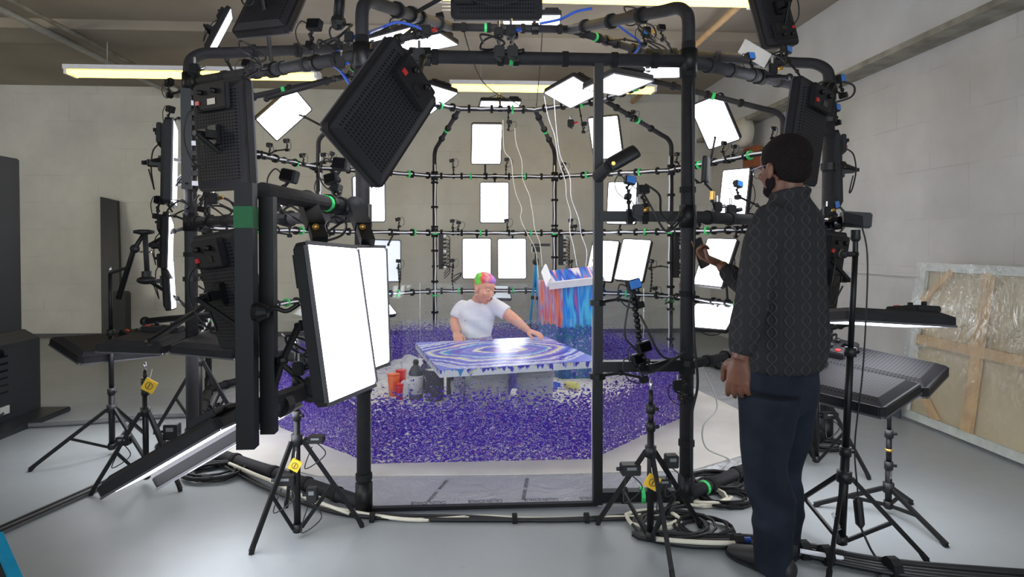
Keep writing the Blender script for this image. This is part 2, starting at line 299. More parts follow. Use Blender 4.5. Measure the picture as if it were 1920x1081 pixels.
# ---------------------------------------------------------------- geometry helpers
class MB:
    def __init__(s): s.v = []; s.f = []
    def add(s, vs_, fs):
        o = len(s.v); s.v += [V(p) for p in vs_]; s.f += [tuple(i+o for i in f) for f in fs]; return s
    def box(s, c, d, R=None, ch=0.0):
        """box with chamfered corners in its x-z outline when ch > 0"""
        c = V(c); hx, hy, hz = d[0]/2, d[1]/2, d[2]/2
        if ch <= 0:
            p = [V((x, y, z)) for x in (-hx, hx) for y in (-hy, hy) for z in (-hz, hz)]
            fs = [(0, 1, 3, 2), (4, 6, 7, 5), (0, 4, 5, 1), (2, 3, 7, 6), (0, 2, 6, 4), (1, 5, 7, 3)]
        else:
            o = [(-hx+ch, -hz), (hx-ch, -hz), (hx, -hz+ch), (hx, hz-ch), (hx-ch, hz), (-hx+ch, hz), (-hx, hz-ch), (-hx, -hz+ch)]
            p = [V((x, y, z)) for y in (-hy, hy) for x, z in o]
            fs = [tuple(range(8)), tuple(range(15, 7, -1))]+[((i+1) % 8, i, i+8, (i+1) % 8+8) for i in range(8)]
        if R is not None: p = [R @ q for q in p]
        return s.add([q+c for q in p], fs)
    def bar(s, a, b, w, h=None, up=(0, 0, 1)):
        a = V(a); b = V(b); h = h or w; d = (b-a).normalized(); u = V(up)
        if abs(d.dot(u)) > 0.98: u = V((0, 1, 0))
        x = d.cross(u).normalized(); u = x.cross(d)
        p = [q+x*sx*w/2+u*sz*h/2 for q in (a, b) for sx, sz in ((-1, -1), (1, -1), (1, 1), (-1, 1))]
        return s.add(p, [(3, 2, 1, 0), (4, 5, 6, 7)]+[(i, (i+1) % 4, (i+1) % 4+4, i+4) for i in range(4)])
    def tube(s, pts, r, n=8, closed=False):
        pts = [V(p) for p in pts]; m = len(pts); rs = r if isinstance(r, (list, tuple)) else [r]*m
        rings = []; prev = None
        for i, p in enumerate(pts):
            if closed: d = pts[(i+1) % m]-pts[i-1]
            else: d = pts[min(i+1, m-1)]-pts[max(i-1, 0)]
            if d.length < 1e-9: d = V((0, 0, 1))
            d.normalize()
            if prev is None:
                u = V((0, 0, 1)) if abs(d.z) < 0.9 else V((1, 0, 0)); x = d.cross(u).normalized()
            else:
                x = prev-d*prev.dot(d)
                if x.length < 1e-6: x = d.orthogonal()
                x.normalize()
            prev = x; y = d.cross(x)
            rings.append([p+(x*math.cos(2*PI*k/n)+y*math.sin(2*PI*k/n))*rs[i] for k in range(n)])
        vs_ = [q for R in rings for q in R]; fs = []
        for i in range(m if closed else m-1):
            j = (i+1) % m
            for k in range(n): fs.append((i*n+k, i*n+(k+1) % n, j*n+(k+1) % n, j*n+k))
        if not closed: fs += [tuple(range(n-1, -1, -1)), tuple((m-1)*n+k for k in range(n))]
        return s.add(vs_, fs)
    def cyl(s, a, b, r, n=12): return s.tube([a, b], r, n)
    def ball(s, c, r, n=10, m=7, R=None):
        c = V(c); r = r if isinstance(r, (list, tuple)) else (r, r, r); vs_ = [V((0, 0, -r[2]))]
        for i in range(1, m):
            t = -PI/2+PI*i/m
            for k in range(n): vs_.append(V((r[0]*math.cos(t)*math.cos(2*PI*k/n), r[1]*math.cos(t)*math.sin(2*PI*k/n), r[2]*math.sin(t))))
        vs_.append(V((0, 0, r[2])))
        if R is not None: vs_ = [R @ q for q in vs_]
        fs = [(0, 1+(k+1) % n, 1+k) for k in range(n)]
        for i in range(m-2):
            for k in range(n): fs.append((1+i*n+k, 1+i*n+(k+1) % n, 1+(i+1)*n+(k+1) % n, 1+(i+1)*n+k))
        L = len(vs_)-1; fs += [(L, 1+(m-2)*n+k, 1+(m-2)*n+(k+1) % n) for k in range(n)]
        return s.add([q+c for q in vs_], fs)
    def lathe(s, c, prof, n=20, R=None):
        c = V(c); vs_ = [V((r*math.cos(2*PI*k/n), r*math.sin(2*PI*k/n), z)) for r, z in prof for k in range(n)]
        if R is not None: vs_ = [R @ q for q in vs_]
        m = len(prof); fs = [(i*n+k, i*n+(k+1) % n, (i+1)*n+(k+1) % n, (i+1)*n+k) for i in range(m-1) for k in range(n)]
        fs += [tuple(range(n-1, -1, -1)), tuple((m-1)*n+k for k in range(n))]
        return s.add([q+c for q in vs_], fs)
    def loft(s, rings, n=18, sub=3):
        """rings: (centre, lateral half vector, depth half vector)"""
        R = [(V(a), V(b), V(c)) for a, b, c in rings]
        def cr(i, t, k):
            g = lambda j: R[min(max(j, 0), len(R)-1)][k]
            p0, p1, p2, p3 = g(i-1), g(i), g(i+1), g(i+2)
            return 0.5*((2*p1)+(-p0+p2)*t+(2*p0-5*p1+4*p2-p3)*t*t+(-p0+3*p1-3*p2+p3)*t*t*t)
        out = []
        for i in range(len(R)-1):
            for j in range(sub): out.append(tuple(cr(i, j/sub, k) for k in range(3)))
        out.append(R[-1]); vs_ = [c+a*math.cos(2*PI*k/n)+b*math.sin(2*PI*k/n) for c, a, b in out for k in range(n)]; m = len(out)
        fs = [(i*n+k, i*n+(k+1) % n, (i+1)*n+(k+1) % n, (i+1)*n+k) for i in range(m-1) for k in range(n)]
        fs += [tuple(range(n-1, -1, -1)), tuple((m-1)*n+k for k in range(n))]
        return s.add(vs_, fs)
    def prism(s, poly, z0, z1):
        n = len(poly); vs_ = [V((x, y, z0)) for x, y in poly]+[V((x, y, z1)) for x, y in poly]
        return s.add(vs_, [tuple(range(n-1, -1, -1)), tuple(range(n, 2*n))]+[(i, (i+1) % n, (i+1) % n+n, i+n) for i in range(n)])
    def build(s, name, mat, parent=None, smooth=False, bevel=0.0, world=True, remesh=0.0, sm=6, sub=0, at=None):
        me = bpy.data.meshes.new(name)
        off = None
        if parent is not None and world:
            inv = WM[parent.name].inverted(); vs_ = [inv @ p for p in s.v]
        elif parent is None:
            off = sum(s.v, V((0, 0, 0)))/len(s.v); off.z = min(p.z for p in s.v)
            if at is not None: off = V(at)
            vs_ = [p-off for p in s.v]
        else: vs_ = s.v
        me.from_pydata([tuple(p) for p in vs_], [], s.f)
        bm = bmesh.new(); bm.from_mesh(me); bmesh.ops.recalc_face_normals(bm, faces=bm.faces)
        if bevel: bmesh.ops.bevel(bm, geom=[e for e in bm.edges if e.calc_length() > bevel*2.5 and e.calc_face_angle(0) > 0.5], offset=bevel, segments=2, affect='EDGES')
        bm.to_mesh(me); bm.free()
        o = bpy.data.objects.new(name, me); COL.objects.link(o); me.materials.append(mat)
        if smooth or remesh:
            for p in me.polygons: p.use_smooth = True
        if remesh:
            md = o.modifiers.new('r', 'REMESH'); md.mode = 'VOXEL'; md.voxel_size = remesh; md.use_smooth_shade = True
            ms = o.modifiers.new('s', 'SMOOTH'); ms.factor = 0.5; ms.iterations = sm
        if sub:
            mu = o.modifiers.new('u', 'SUBSURF'); mu.levels = sub; mu.render_levels = sub
        if parent is not None:
            o.parent = parent; WM[o.name] = WM[parent.name]
        else:
            o.location = off; WM[o.name] = Matrix.Translation(off)
        return o
WM = {}
def tag(o, label=None, cat=None, group=None, kind=None):
    if label: o['label'] = label
    if cat: o['category'] = cat
    if group: o['group'] = group
    if kind: o['kind'] = kind
    return o
def empty(name, loc=(0, 0, 0), mat=None, label=None, cat=None, group=None):
    o = bpy.data.objects.new(name, None); COL.objects.link(o); o.empty_display_size = 0.1
    mw = mat if mat is not None else Matrix.Translation(V(loc)); o.matrix_world = mw; WM[o.name] = mw.copy()
    return tag(o, label, cat, group)
def copy_tree(root, mw, label, group=None, name=None, skip=()):
    r = root.copy(); COL.objects.link(r); r.matrix_world = mw; WM[r.name] = mw.copy()
    tag(r, label, None, group)
    def rec(a, b):
        for ch in [c for c in ALLCH.get(a.name, [])]:
            if ch.name.split('.')[0] in skip: continue
            c = ch.copy(); COL.objects.link(c); c.parent = b; WM[c.name] = mw.copy(); rec(ch, c)
    rec(root, r); return r
ALLCH = {}
def snapshot(root):
    def rec(o):
        ALLCH[o.name] = list(o.children)
        for c in o.children: rec(c)
    rec(root)
def frame(c, light, up):
    """matrix of a panel: local -Y is the way its light goes, local Z its long side"""
    y = -V(light).normalized(); z = V(up); z = (z-y*z.dot(y)).normalized(); x = y.cross(z)
    return Matrix(((x.x, y.x, z.x, c[0]), (x.y, y.y, z.y, c[1]), (x.z, y.z, z.z, c[2]), (0, 0, 0, 1)))
def curvy(pts, k=6):
    pts = [V(p) for p in pts]; out = []
    for i in range(len(pts)-1):
        p0, p1, p2, p3 = pts[max(i-1, 0)], pts[i], pts[i+1], pts[min(i+2, len(pts)-1)]
        for j in range(k):
            t = j/k; out.append(0.5*((2*p1)+(-p0+p2)*t+(2*p0-5*p1+4*p2-p3)*t*t+(-p0+3*p1-3*p2+p3)*t*t*t))
    out.append(pts[-1]); return out
def text_mesh(body, size, mw, name, mat, parent=None, extrude=0.0008):
    cu = bpy.data.curves.new(name, 'FONT'); cu.body = body; cu.size = size; cu.extrude = extrude; cu.align_x = 'CENTER'; cu.align_y = 'CENTER'
    t = bpy.data.objects.new('txt', cu); COL.objects.link(t); bpy.context.view_layer.update()
    me = bpy.data.meshes.new_from_object(t.evaluated_get(bpy.context.evaluated_depsgraph_get())); bpy.data.objects.remove(t)
    if parent is not None: mw = WM[parent.name].inverted() @ mw
    me.transform(mw)
    me.materials.clear(); me.materials.append(mat)
    o = bpy.data.objects.new(name, me); COL.objects.link(o)
    if parent is not None: o.parent = parent; WM[o.name] = WM[parent.name]
    return o

# ================================================================ the room
XR, XL, YB, YF, ZC = 3.68, -9.0, 9.45, -4.5, 3.72
def struct(name, mb, mat, **k):
    return tag(mb.build(name, mat, at=(0, 0, 0), **k), kind='structure')
struct('floor', MB().box(((XL+XR)/2, (YB+YF)/2, -0.05), (XR-XL+0.4, YB-YF+0.4, 0.1)), M['floor'])
struct('ceiling', MB().box(((XL+XR)/2, (YB+YF)/2, ZC+0.06), (XR-XL+0.4, YB-YF+0.4, 0.12)), M['ceiling'])
struct('wall_back', MB().box(((XL+XR)/2, YB+0.1, ZC/2), (XR-XL+0.4, 0.2, ZC)), M['wall_back'])
struct('wall_right', MB().box((XR+0.1, (YB+YF)/2, ZC/2), (0.2, YB-YF, ZC)), M['wall_right'])
struct('wall_left', MB().box((XL-0.1, (YB+YF)/2, ZC/2), (0.2, YB-YF, ZC)), M['wall_back'])
wf = MB().box(((XL+XR)/2, YF-0.1, 3.5), (XR-XL+0.4, 0.2, ZC-3.28)); wf.box((-6.3, YF-0.1, 1.7), (5.4, 0.2, 3.4)); wf.box((3.4, YF-0.1, 1.7), (0.6, 0.2, 3.4))
struct('wall_front', wf, M['wall_back'])
struct('trim_1', MB().box((XR-0.11, (YB+YF)/2, (ZC+3.02)/2), (0.22, YB-YF, ZC-3.02)), M['beam'])
struct('trim_2', MB().box((XR-0.12, (YB+YF)/2, 2.995), (0.24, YB-YF, 0.05)), M['soffit'])
struct('trim_3', MB().box((XR-0.012, (YB+YF)/2, 1.13), (0.024, YB-YF, 0.03)), M['wall_right'])
struct('trim_4', MB().box(((XL+XR)/2, 6.9, ZC-0.05), (XR-XL, 0.5, 0.1)), M['ceiling'])
struct('trim_5', MB().box(((XL+XR)/2, 2.7, ZC-0.05), (XR-XL, 0.5, 0.1)), M['ceiling'])
struct('baseboard_back', MB().box(((XL+XR)/2, YB-0.012, 0.03), (XR-XL, 0.024, 0.06)), M['skirting'])

def ceiling_pipe(x, y0, y1, r, mat, label):
    p = MB().cyl((x, y0, ZC-0.13), (x, y1, ZC-0.13), r, 10)
    o = tag(p.build('ceiling_pipe', mat, smooth=True), label, 'pipe', 'conduits under the ceiling')
    for k in range(5):
        y = y0+(y1-y0)*(k+0.5)/5; MB().bar((x, y, ZC), (x, y, ZC-0.15), 0.03, 0.012).build('pipe_strap', M['skirting'], o)
ceiling_pipe(-4.45, 0.5, YB, 0.035, M['lgrey'], 'thick grey conduit under the ceiling, outer of the two above the kiosk')
ceiling_pipe(-4.2, 0.5, YB, 0.022, M['soffit'], 'thin brownish conduit under the ceiling, inner of the two above the kiosk')
ceiling_pipe(2.42, 2.0, YB, 0.032, M['wood'], 'tan conduit under the ceiling above the seated artist side of the far wall')

def tube_light(x, y, z, L, label):
    t = empty('ceiling_light', (x, y, z), label=label, cat='ceiling light', group='hanging fluorescent lights')
    MB().box((x, y, z+0.05), (L, 0.24, 0.05)).build('fixture_body', M['white_plastic'], t)
    for s in (-1, 1):
        MB().cyl((x-L/2+0.04, y+s*0.06, z), (x+L/2-0.04, y+s*0.06, z), 0.022, 10).build('fluorescent_tube', M['tube'], t, smooth=True)
        MB().cyl((x+s*L*0.35, y, z+0.07), (x+s*L*0.35, y, ZC), 0.006, 6).build('hanger_rod', M['soffit'], t)
        MB().box((x+s*(L/2-0.015), y, z+0.01), (0.03, 0.2, 0.07)).build('end_cap', M['white_plastic'], t)
tube_light(-3.12, 7.05, 3.26, 2.7, 'long yellowish twin tube light hanging over the kiosk side of the back wall')
tube_light(0.95, 7.6, 3.30, 2.55, 'long yellowish twin tube light hanging behind the crown of the cage')
tube_light(0.95, 4.75, 3.30, 2.5, 'yellowish twin tube light nearest the doorway, at the top edge of the view')

# ================================================================ the camera cage
CX, CYc = 0.243, 5.79
Z0, ZA, ZB_, ZT, ZK, ZCR = 0.05, 0.75, 1.54, 2.34, 2.62, 2.95
PR = 0.033
posts = [(-0.585, 3.20), (1.118, 3.20), (2.47, 4.19), (2.96, 5.79), (2.376, 7.39), (1.07, 8.38), (-0.569, 8.38), (-1.866, 7.39), (-2.47, 5.79), (-1.894, 4.19)]
angs = [math.radians(a) for a in (-18, 18, 54, 90, 126, 162, 198, 234, 270, 306)]
crown = [(CX+1.41*math.sin(a), CYc-1.41*math.cos(a)) for a in angs]
ztop = [2.36, 2.36, 2.46, 2.31, 2.29, 2.31, 2.31, 2.29, 2.31, 2.46]
cage = empty('camera_cage', (CX, CYc, 0), label='large ten-sided cage of black padded pipes with a domed top around the artist', cat='cage')
RAILS = []
def strap_on(a, b, t, r, par, mat='velcro', w=0.03, name='strap'):
    a = V(a); b = V(b); p = a.lerp(b, t); d = (b-a).normalized()
    return MB().cyl(p-d*w/2, p+d*w/2, r, 12).build(name, M[mat], par)
def pipe(name, a, b, r=PR, cable=None, straps=0, tape=None, mat='foam'):
    a = V(a); b = V(b)
    o = MB().cyl(a, b, r, 14).build(name, M[mat], cage, smooth=True); RAILS.append((a, b, r))
    d = (b-a).normalized(); inn = V((CX, CYc, (a.z+b.z)/2))-(a+b)/2; inn.z = 0; inn = (inn-d*inn.dot(d)).normalized()
    if cable:
        off = inn*(r+0.008)+V((0, 0, 0.0)); n = 14
        pts = [a.lerp(b, k/n)+off+d.cross(inn)*0.004*math.sin(k*1.9+a.x*7) for k in range(n+1)]
        MB().tube(pts, cable, 8).build('white_cable', M['white_plastic'], o, smooth=True)
    for k in range(straps): strap_on(a, b, (k+0.5+0.2*math.sin(k*5+a.x))/straps, r+0.02 if cable else r+0.007, o)
    if tape is not None:
        for t in tape: strap_on(a, b, t, r+(0.021 if cable else 0.004), o, 'green', 0.022, 'green_tape')
    return o
for i, (x, y) in enumerate(posts):
    back = 3 <= i <= 8; front = i in (0, 1)
    r = 0.036 if front else (0.04 if i in (2, 9) else 0.028)
    hang = {0: (0.0, 1.5)}.get(i)
    pipe('post', (x, y, 0), (x, y, ZK-0.16), r, cable=0.009 if i in (4, 5, 6, 7) else None, straps=7 if back else 5, tape=[0.28, 0.62] if back else None)
    # roof arch: rises, bends and slopes to the crown ring
    cx, cy = crown[i]; h = V((cx-x, cy-y, 0)).normalized()
    pts = [V((x, y, ZK-0.17)), V((x, y, ZK-0.06)), V((x, y, ZK))+h*0.02, V((x, y, ZK+0.05))+h*0.09, V((x, y, ZK+0.075))+h*0.2, V((cx, cy, ZCR))]
    arch = MB().tube(curvy(pts[:5], 4)+[V((cx, cy, ZCR))], r*0.95, 12).build('roof_arch', M['foam'], cage, smooth=True); RAILS.append((pts[4], pts[5], r))
    for k in range(3): strap_on(pts[4], pts[5], 0.2+0.3*k, r+0.012, arch)
    if back: strap_on(pts[4], pts[5], 0.45, r+0.008, arch, 'green', 0.03, 'green_tape')
    MB().cyl((x, y, 0), (x, y, 0.16), r+0.008, 14).build('foot_collar', M['black_metal'], cage, smooth=True)
for i in range(10):
    j = (i+1) % 10; (x0, y0), (x1, y1) = posts[i], posts[j]; back = 3 <= i <= 7
    c = 0.0095 if (2 <= i <= 8) else None
    if i != 0:
        pipe('base_rail', (x0, y0, Z0), (x1, y1, Z0), 0.035, None, 5, [0.1] if i in (1, 9) else None)
    if i not in (0,):
        pipe('ring_rail', (x0, y0, ZA), (x1, y1, ZA), 0.026, c, 6, [0.35, 0.8] if back else None)
        pipe('ring_rail', (x0, y0, ZB_), (x1, y1, ZB_), 0.026 if back else 0.033, c, 6, [0.2, 0.62] if back else None)
    pipe('ring_rail', (x0, y0, ztop[i]), (x1, y1, ztop[j]), 0.026 if back else 0.034, c if back else None, 6, [0.25, 0.7] if back else [0.45])
    (a0, b0), (a1, b1) = crown[i], crown[j]
    pipe('crown_rail', (a0, b0, ZCR), (a1, b1, ZCR), 0.028, 0.01 if 3 <= i <= 6 else None, 4, [0.3])
for i, (x, y) in enumerate(posts):
    for z in (ZB_, ztop[i]):
        MB().cyl((x, y, z-0.06), (x, y, z+0.06), 0.047, 12).build('pipe_fitting', M['black_metal'], cage, smooth=True)
# fixed half of the door frame, square bars
xb = atY(1121, 500, 3.2).x
fr = MB(); fr.bar((xb, 3.2, 0.02), (xb, 3.2, 2.34), 0.047, 0.047, up=(0, 1, 0))
for z in (0.06, ZA, ZB_): fr.bar((xb, 3.2, z), (1.118, 3.2, z), 0.055, 0.055)
fx = fr.build('door_frame', M['black_metal'], cage); RAILS += [(V((xb, 3.2, ZB_)), V((1.118, 3.2, ZB_)), 0.03), (V((xb, 3.2, 0)), V((xb, 3.2, 2.3)), 0.03)]
for t in (0.3, 0.75): strap_on((xb, 3.2, 0.06), (1.118, 3.2, 0.06), t, 0.043, fx)
strap_on((xb, 3.2, 0.06), (1.118, 3.2, 0.06), 0.5, 0.042, fx, 'green', 0.02, 'green_tape')
# front base bar across the doorway lies flat
MB().bar((-0.585, 3.2, 0.02), (xb, 3.2, 0.02), 0.03, 0.02).build('threshold_bar', M['black_metal'], cage)
# open half, swung out towards the visitor
H0 = V((-0.60, 3.2, ZB_+0.03)); H1 = atY(470, 372, 2.22); H1.z = ZB_+0.05
dd = V((H1.x-H0.x, H1.y-H0.y, 0)).normalized()
E1 = V((atY(462, 500, 2.2).x, 2.2, 0)); E2 = E1-dd*0.105
lf = MB(); lf.cyl(H0, V((E2.x, E2.y, ZB_+0.05)), 0.034, 14)
leaf = lf.build('door_leaf', M['foam'], cage); RAILS += [(H0, V((E2.x, E2.y, ZB_+0.05)), 0.034), (V((E1.x, E1.y, 0.78)), V((H0.x, H0.y, 0.74)), 0.03)]
MB().bar((E2.x, E2.y, 0.80), (H0.x, H0.y, 0.74), 0.055, 0.055).build('lower_rail', M['foam'], leaf)
MB().bar((E1.x, E1.y, 0.68), (E1.x, E1.y, 1.61), 0.062, 0.05, up=(0, 1, 0)).build('door_stile', M['black_metal'], leaf)
MB().bar((E2.x+0.02, E2.y, 0.70), (E2.x+0.02, E2.y, 1.57), 0.052, 0.045, up=(0, 1, 0)).build('door_stile', M['black_metal'], leaf)
MB().box((E1.x, E1.y, 1.49), (0.066, 0.054, 0.075)).build('green_tape', M['dgreen'], leaf)
MB().lathe((E1.x+0.05, E1.y-0.02, 1.16), [(0.03, -0.02), (0.036, 0), (0.02, 0.03)], 14, Matrix.Rotation(PI/2, 3, 'Y')).build('handle', M['black_metal'], leaf)
MB().tube(curvy([(E1.x+0.07, E1.y-0.03, 1.16), (E1.x+0.11, E1.y-0.04, 1.175), (E1.x+0.15, E1.y-0.04, 1.165), (E1.x+0.19, E1.y-0.03, 1.19)]), 0.008, 8).build('lever', M['black_metal'], leaf, smooth=True)
strap_on(H0, (E2.x, E2.y, ZB_+0.05), 0.42, 0.038, leaf, 'green', 0.03, 'green_tape')
strap_on(H0, (E2.x, E2.y, ZB_+0.05), 0.2, 0.04, leaf)
MB().box((H0.x+0.02, H0.y-0.03, 1.47), (0.07, 0.06, 0.26)).build('hinge_block', M['black_metal'], cage)
# power strips fixed upright to posts, bristling with plugs
def power_strip(x, y, z0, z1, ang, label, n=9):
    Rz = Matrix.Rotation(ang, 3, 'Z'); t = empty('power_strip', (x, y, z0), label=label, cat='power strip', group='power strips strapped to posts')
    MB().box((x, y, (z0+z1)/2), (0.06, 0.045, z1-z0), Rz).build('strip_body', M['plastic'], t)
    for k in range(n):
        z = z0+(z1-z0)*(k+0.6)/n; o = Rz @ V((0.045, 0, 0))
        pl = MB().box(V((x, y, z))+o, (0.045, 0.03, 0.03), Rz).build('plug', M['plastic' if k % 4 else 'white_plastic'], t)
        q = V((x, y, z))+o*1.5
        MB().tube(curvy([q, q+o*0.8+V((0, 0, -0.01)), q+o*1.1+V((0, -0.01, -0.08)), V((x, y, z-0.16-0.02*(k % 3)))+o*0.9]), 0.005, 5).build('cord', M['plastic'], pl)
power_strip(-0.48, 8.33, 1.05, 1.52, 0.1, 'black power strip full of plugs on the back post behind the artist')
power_strip(1.15, 8.33, 1.1, 1.5, 0.1, 'black power strip with trailing leads on the back post above the painted plinth')
power_strip(2.42, 7.32, 0.98, 1.5, 0.2, 'black power strip with a column of plugs beside the phone held up', 12)
power_strip(-1.88, 4.11, 1.75, 2.4, 0.3, 'black power strip high on the big post nearest the kiosk', 10)
power_strip(-2.28, 5.7, 1.1, 1.5, 0.0, 'black power strip glimpsed behind the open door panels')

# ================================================================ LED panels
def make_panel():
    r = empty('studio_light', mat=Matrix(), label='x', cat='light panel', group='LED light panels aimed into the cage')
    W, H = 0.40, 0.56
    hb = MB().box((0, 0.022, 0), (W, 0.044, H), ch=0.022); hb.build('housing', M['housing'], r, bevel=0.004)
    rm = MB(); o = 0.012
    for a, b_, w, h in ((0, H/2-0.007, W-0.03, 0.014), (0, -H/2+0.007, W-0.03, 0.014), (W/2-0.007, 0, 0.014, H-0.03), (-W/2+0.007, 0, 0.014, H-0.03)):
        rm.box((a, -0.003, b_), (w, 0.01, h))
    rm.build('bezel', M['rim'], r)
    MB().box((0, -0.0015, 0), (W-0.028, 0.005, H-0.028), ch=0.012).build('diffuser', M['panel_light'], r)
    # tapered vented back
    z0, z1 = 0.044, 0.066; p = []
    for y, sx, sz in ((z0, W-0.03, H-0.03), (z1, W-0.12, H-0.10)):
        p += [(-sx/2, y, -sz/2), (sx/2, y, -sz/2), (sx/2, y, sz/2), (-sx/2, y, sz/2)]
    MB().add(p, [(0, 1, 2, 3), (7, 6, 5, 4), (0, 4, 5, 1), (1, 5, 6, 2), (2, 6, 7, 3), (3, 7, 4, 0)]).build('vented_back', M['vent'], r)
    cb = MB().box((0, 0.082, 0.19), (0.24, 0.034, 0.13), ch=0.0).build('control_box', M['housing'], r, bevel=0.006)
    for s in (-1, 1): MB().cyl((s*0.05, 0.098, 0.215), (s*0.05, 0.122, 0.215), 0.013, 12).build('knob', M['black_metal'], cb, smooth=True)
    MB().box((0.085, 0.101, 0.165), (0.028, 0.01, 0.02)).build('power_switch', M['red'], cb)
    MB().box((-0.02, 0.1005, 0.165), (0.06, 0.004, 0.03)).build('display', M['lens'], cb)
    MB().box((0, 0.078, 0.0), (0.07, 0.03, 0.10)).build('mount_plate', M['black_metal'], r, bevel=0.004)
    yk = MB(); 
    for s in (-1, 1): yk.bar((s*0.03, 0.09, 0), (s*0.03, 0.15, 0), 0.012, 0.04)
    yk.bar((-0.036, 0.15, 0), (0.036, 0.15, 0), 0.012, 0.04); yk.cyl((0, 0.15, 0), (0, 0.19, 0), 0.014, 10)
    yk.build('yoke', M['black_metal'], r)
    MB().tube(curvy([(0.09, 0.1, 0.15), (0.12, 0.14, 0.1), (0.14, 0.15, -0.02), (0.1, 0.13, -0.14), (0.03, 0.12, -0.16), (0.0, 0.15, -0.04)]), 0.005, 6).build('power_lead', M['plastic'], r, smooth=True)
    return r
PROTO = make_panel(); snapshot(PROTO); first = [True]
def near_rail(p):
    best = None
    for a, b, r in RAILS:
        t = max(0.03, min(0.97, (p-a).dot(b-a)/(b-a).length_squared)); q = a.lerp(b, t); d = (q-p).length
        if best is None or d < best[0]: best = (d, q, (b-a).normalized(), r)
    return best
def place_panel(c, light, up, label, sc=1.0, dim=False, arm=True, plain_=False):
    mw = frame(c, light, up) @ Matrix.Scale(sc, 4)
    if first[0]: r = PROTO; r.matrix_world = mw; WM[r.name] = mw.copy(); r['label'] = label; first[0] = False
    else: r = copy_tree(PROTO, mw, label, skip=('yoke', 'mount_plate', 'power_lead') if plain_ else ())
    for ch in ALLCH_of(r): WM[ch.name] = mw.copy()
    if dim:
        for ch in r.children:
            if ch.name.startswith('diffuser'): ch.data = ch.data.copy(); ch.data.materials[0] = M['panel_dim']
    if arm:
        yk = mw @ (V((0, 0.18, 0)) if not plain_ else V((0, 0.075, 0.25))); d, q, dr, rr = near_rail(yk)
        if 0.03 < d < 1.2:
            m = MB(); mid = yk.lerp(q, 0.5)+V((0, 0, 0.03 if d > 0.2 else 0))
            m.tube([yk, mid], 0.013, 8); m.tube([mid, q], 0.013, 8); m.ball(mid, 0.022, 8, 6); m.cyl(q-dr*0.025, q+dr*0.025, rr+0.014, 12)
            m.build('mount_arm', M['black_metal'], r, smooth=False)
    return r
def ALLCH_of(r):
    out = []
    def rec(o):
        for c in o.children: out.append(c); rec(c)
    rec(r); return out
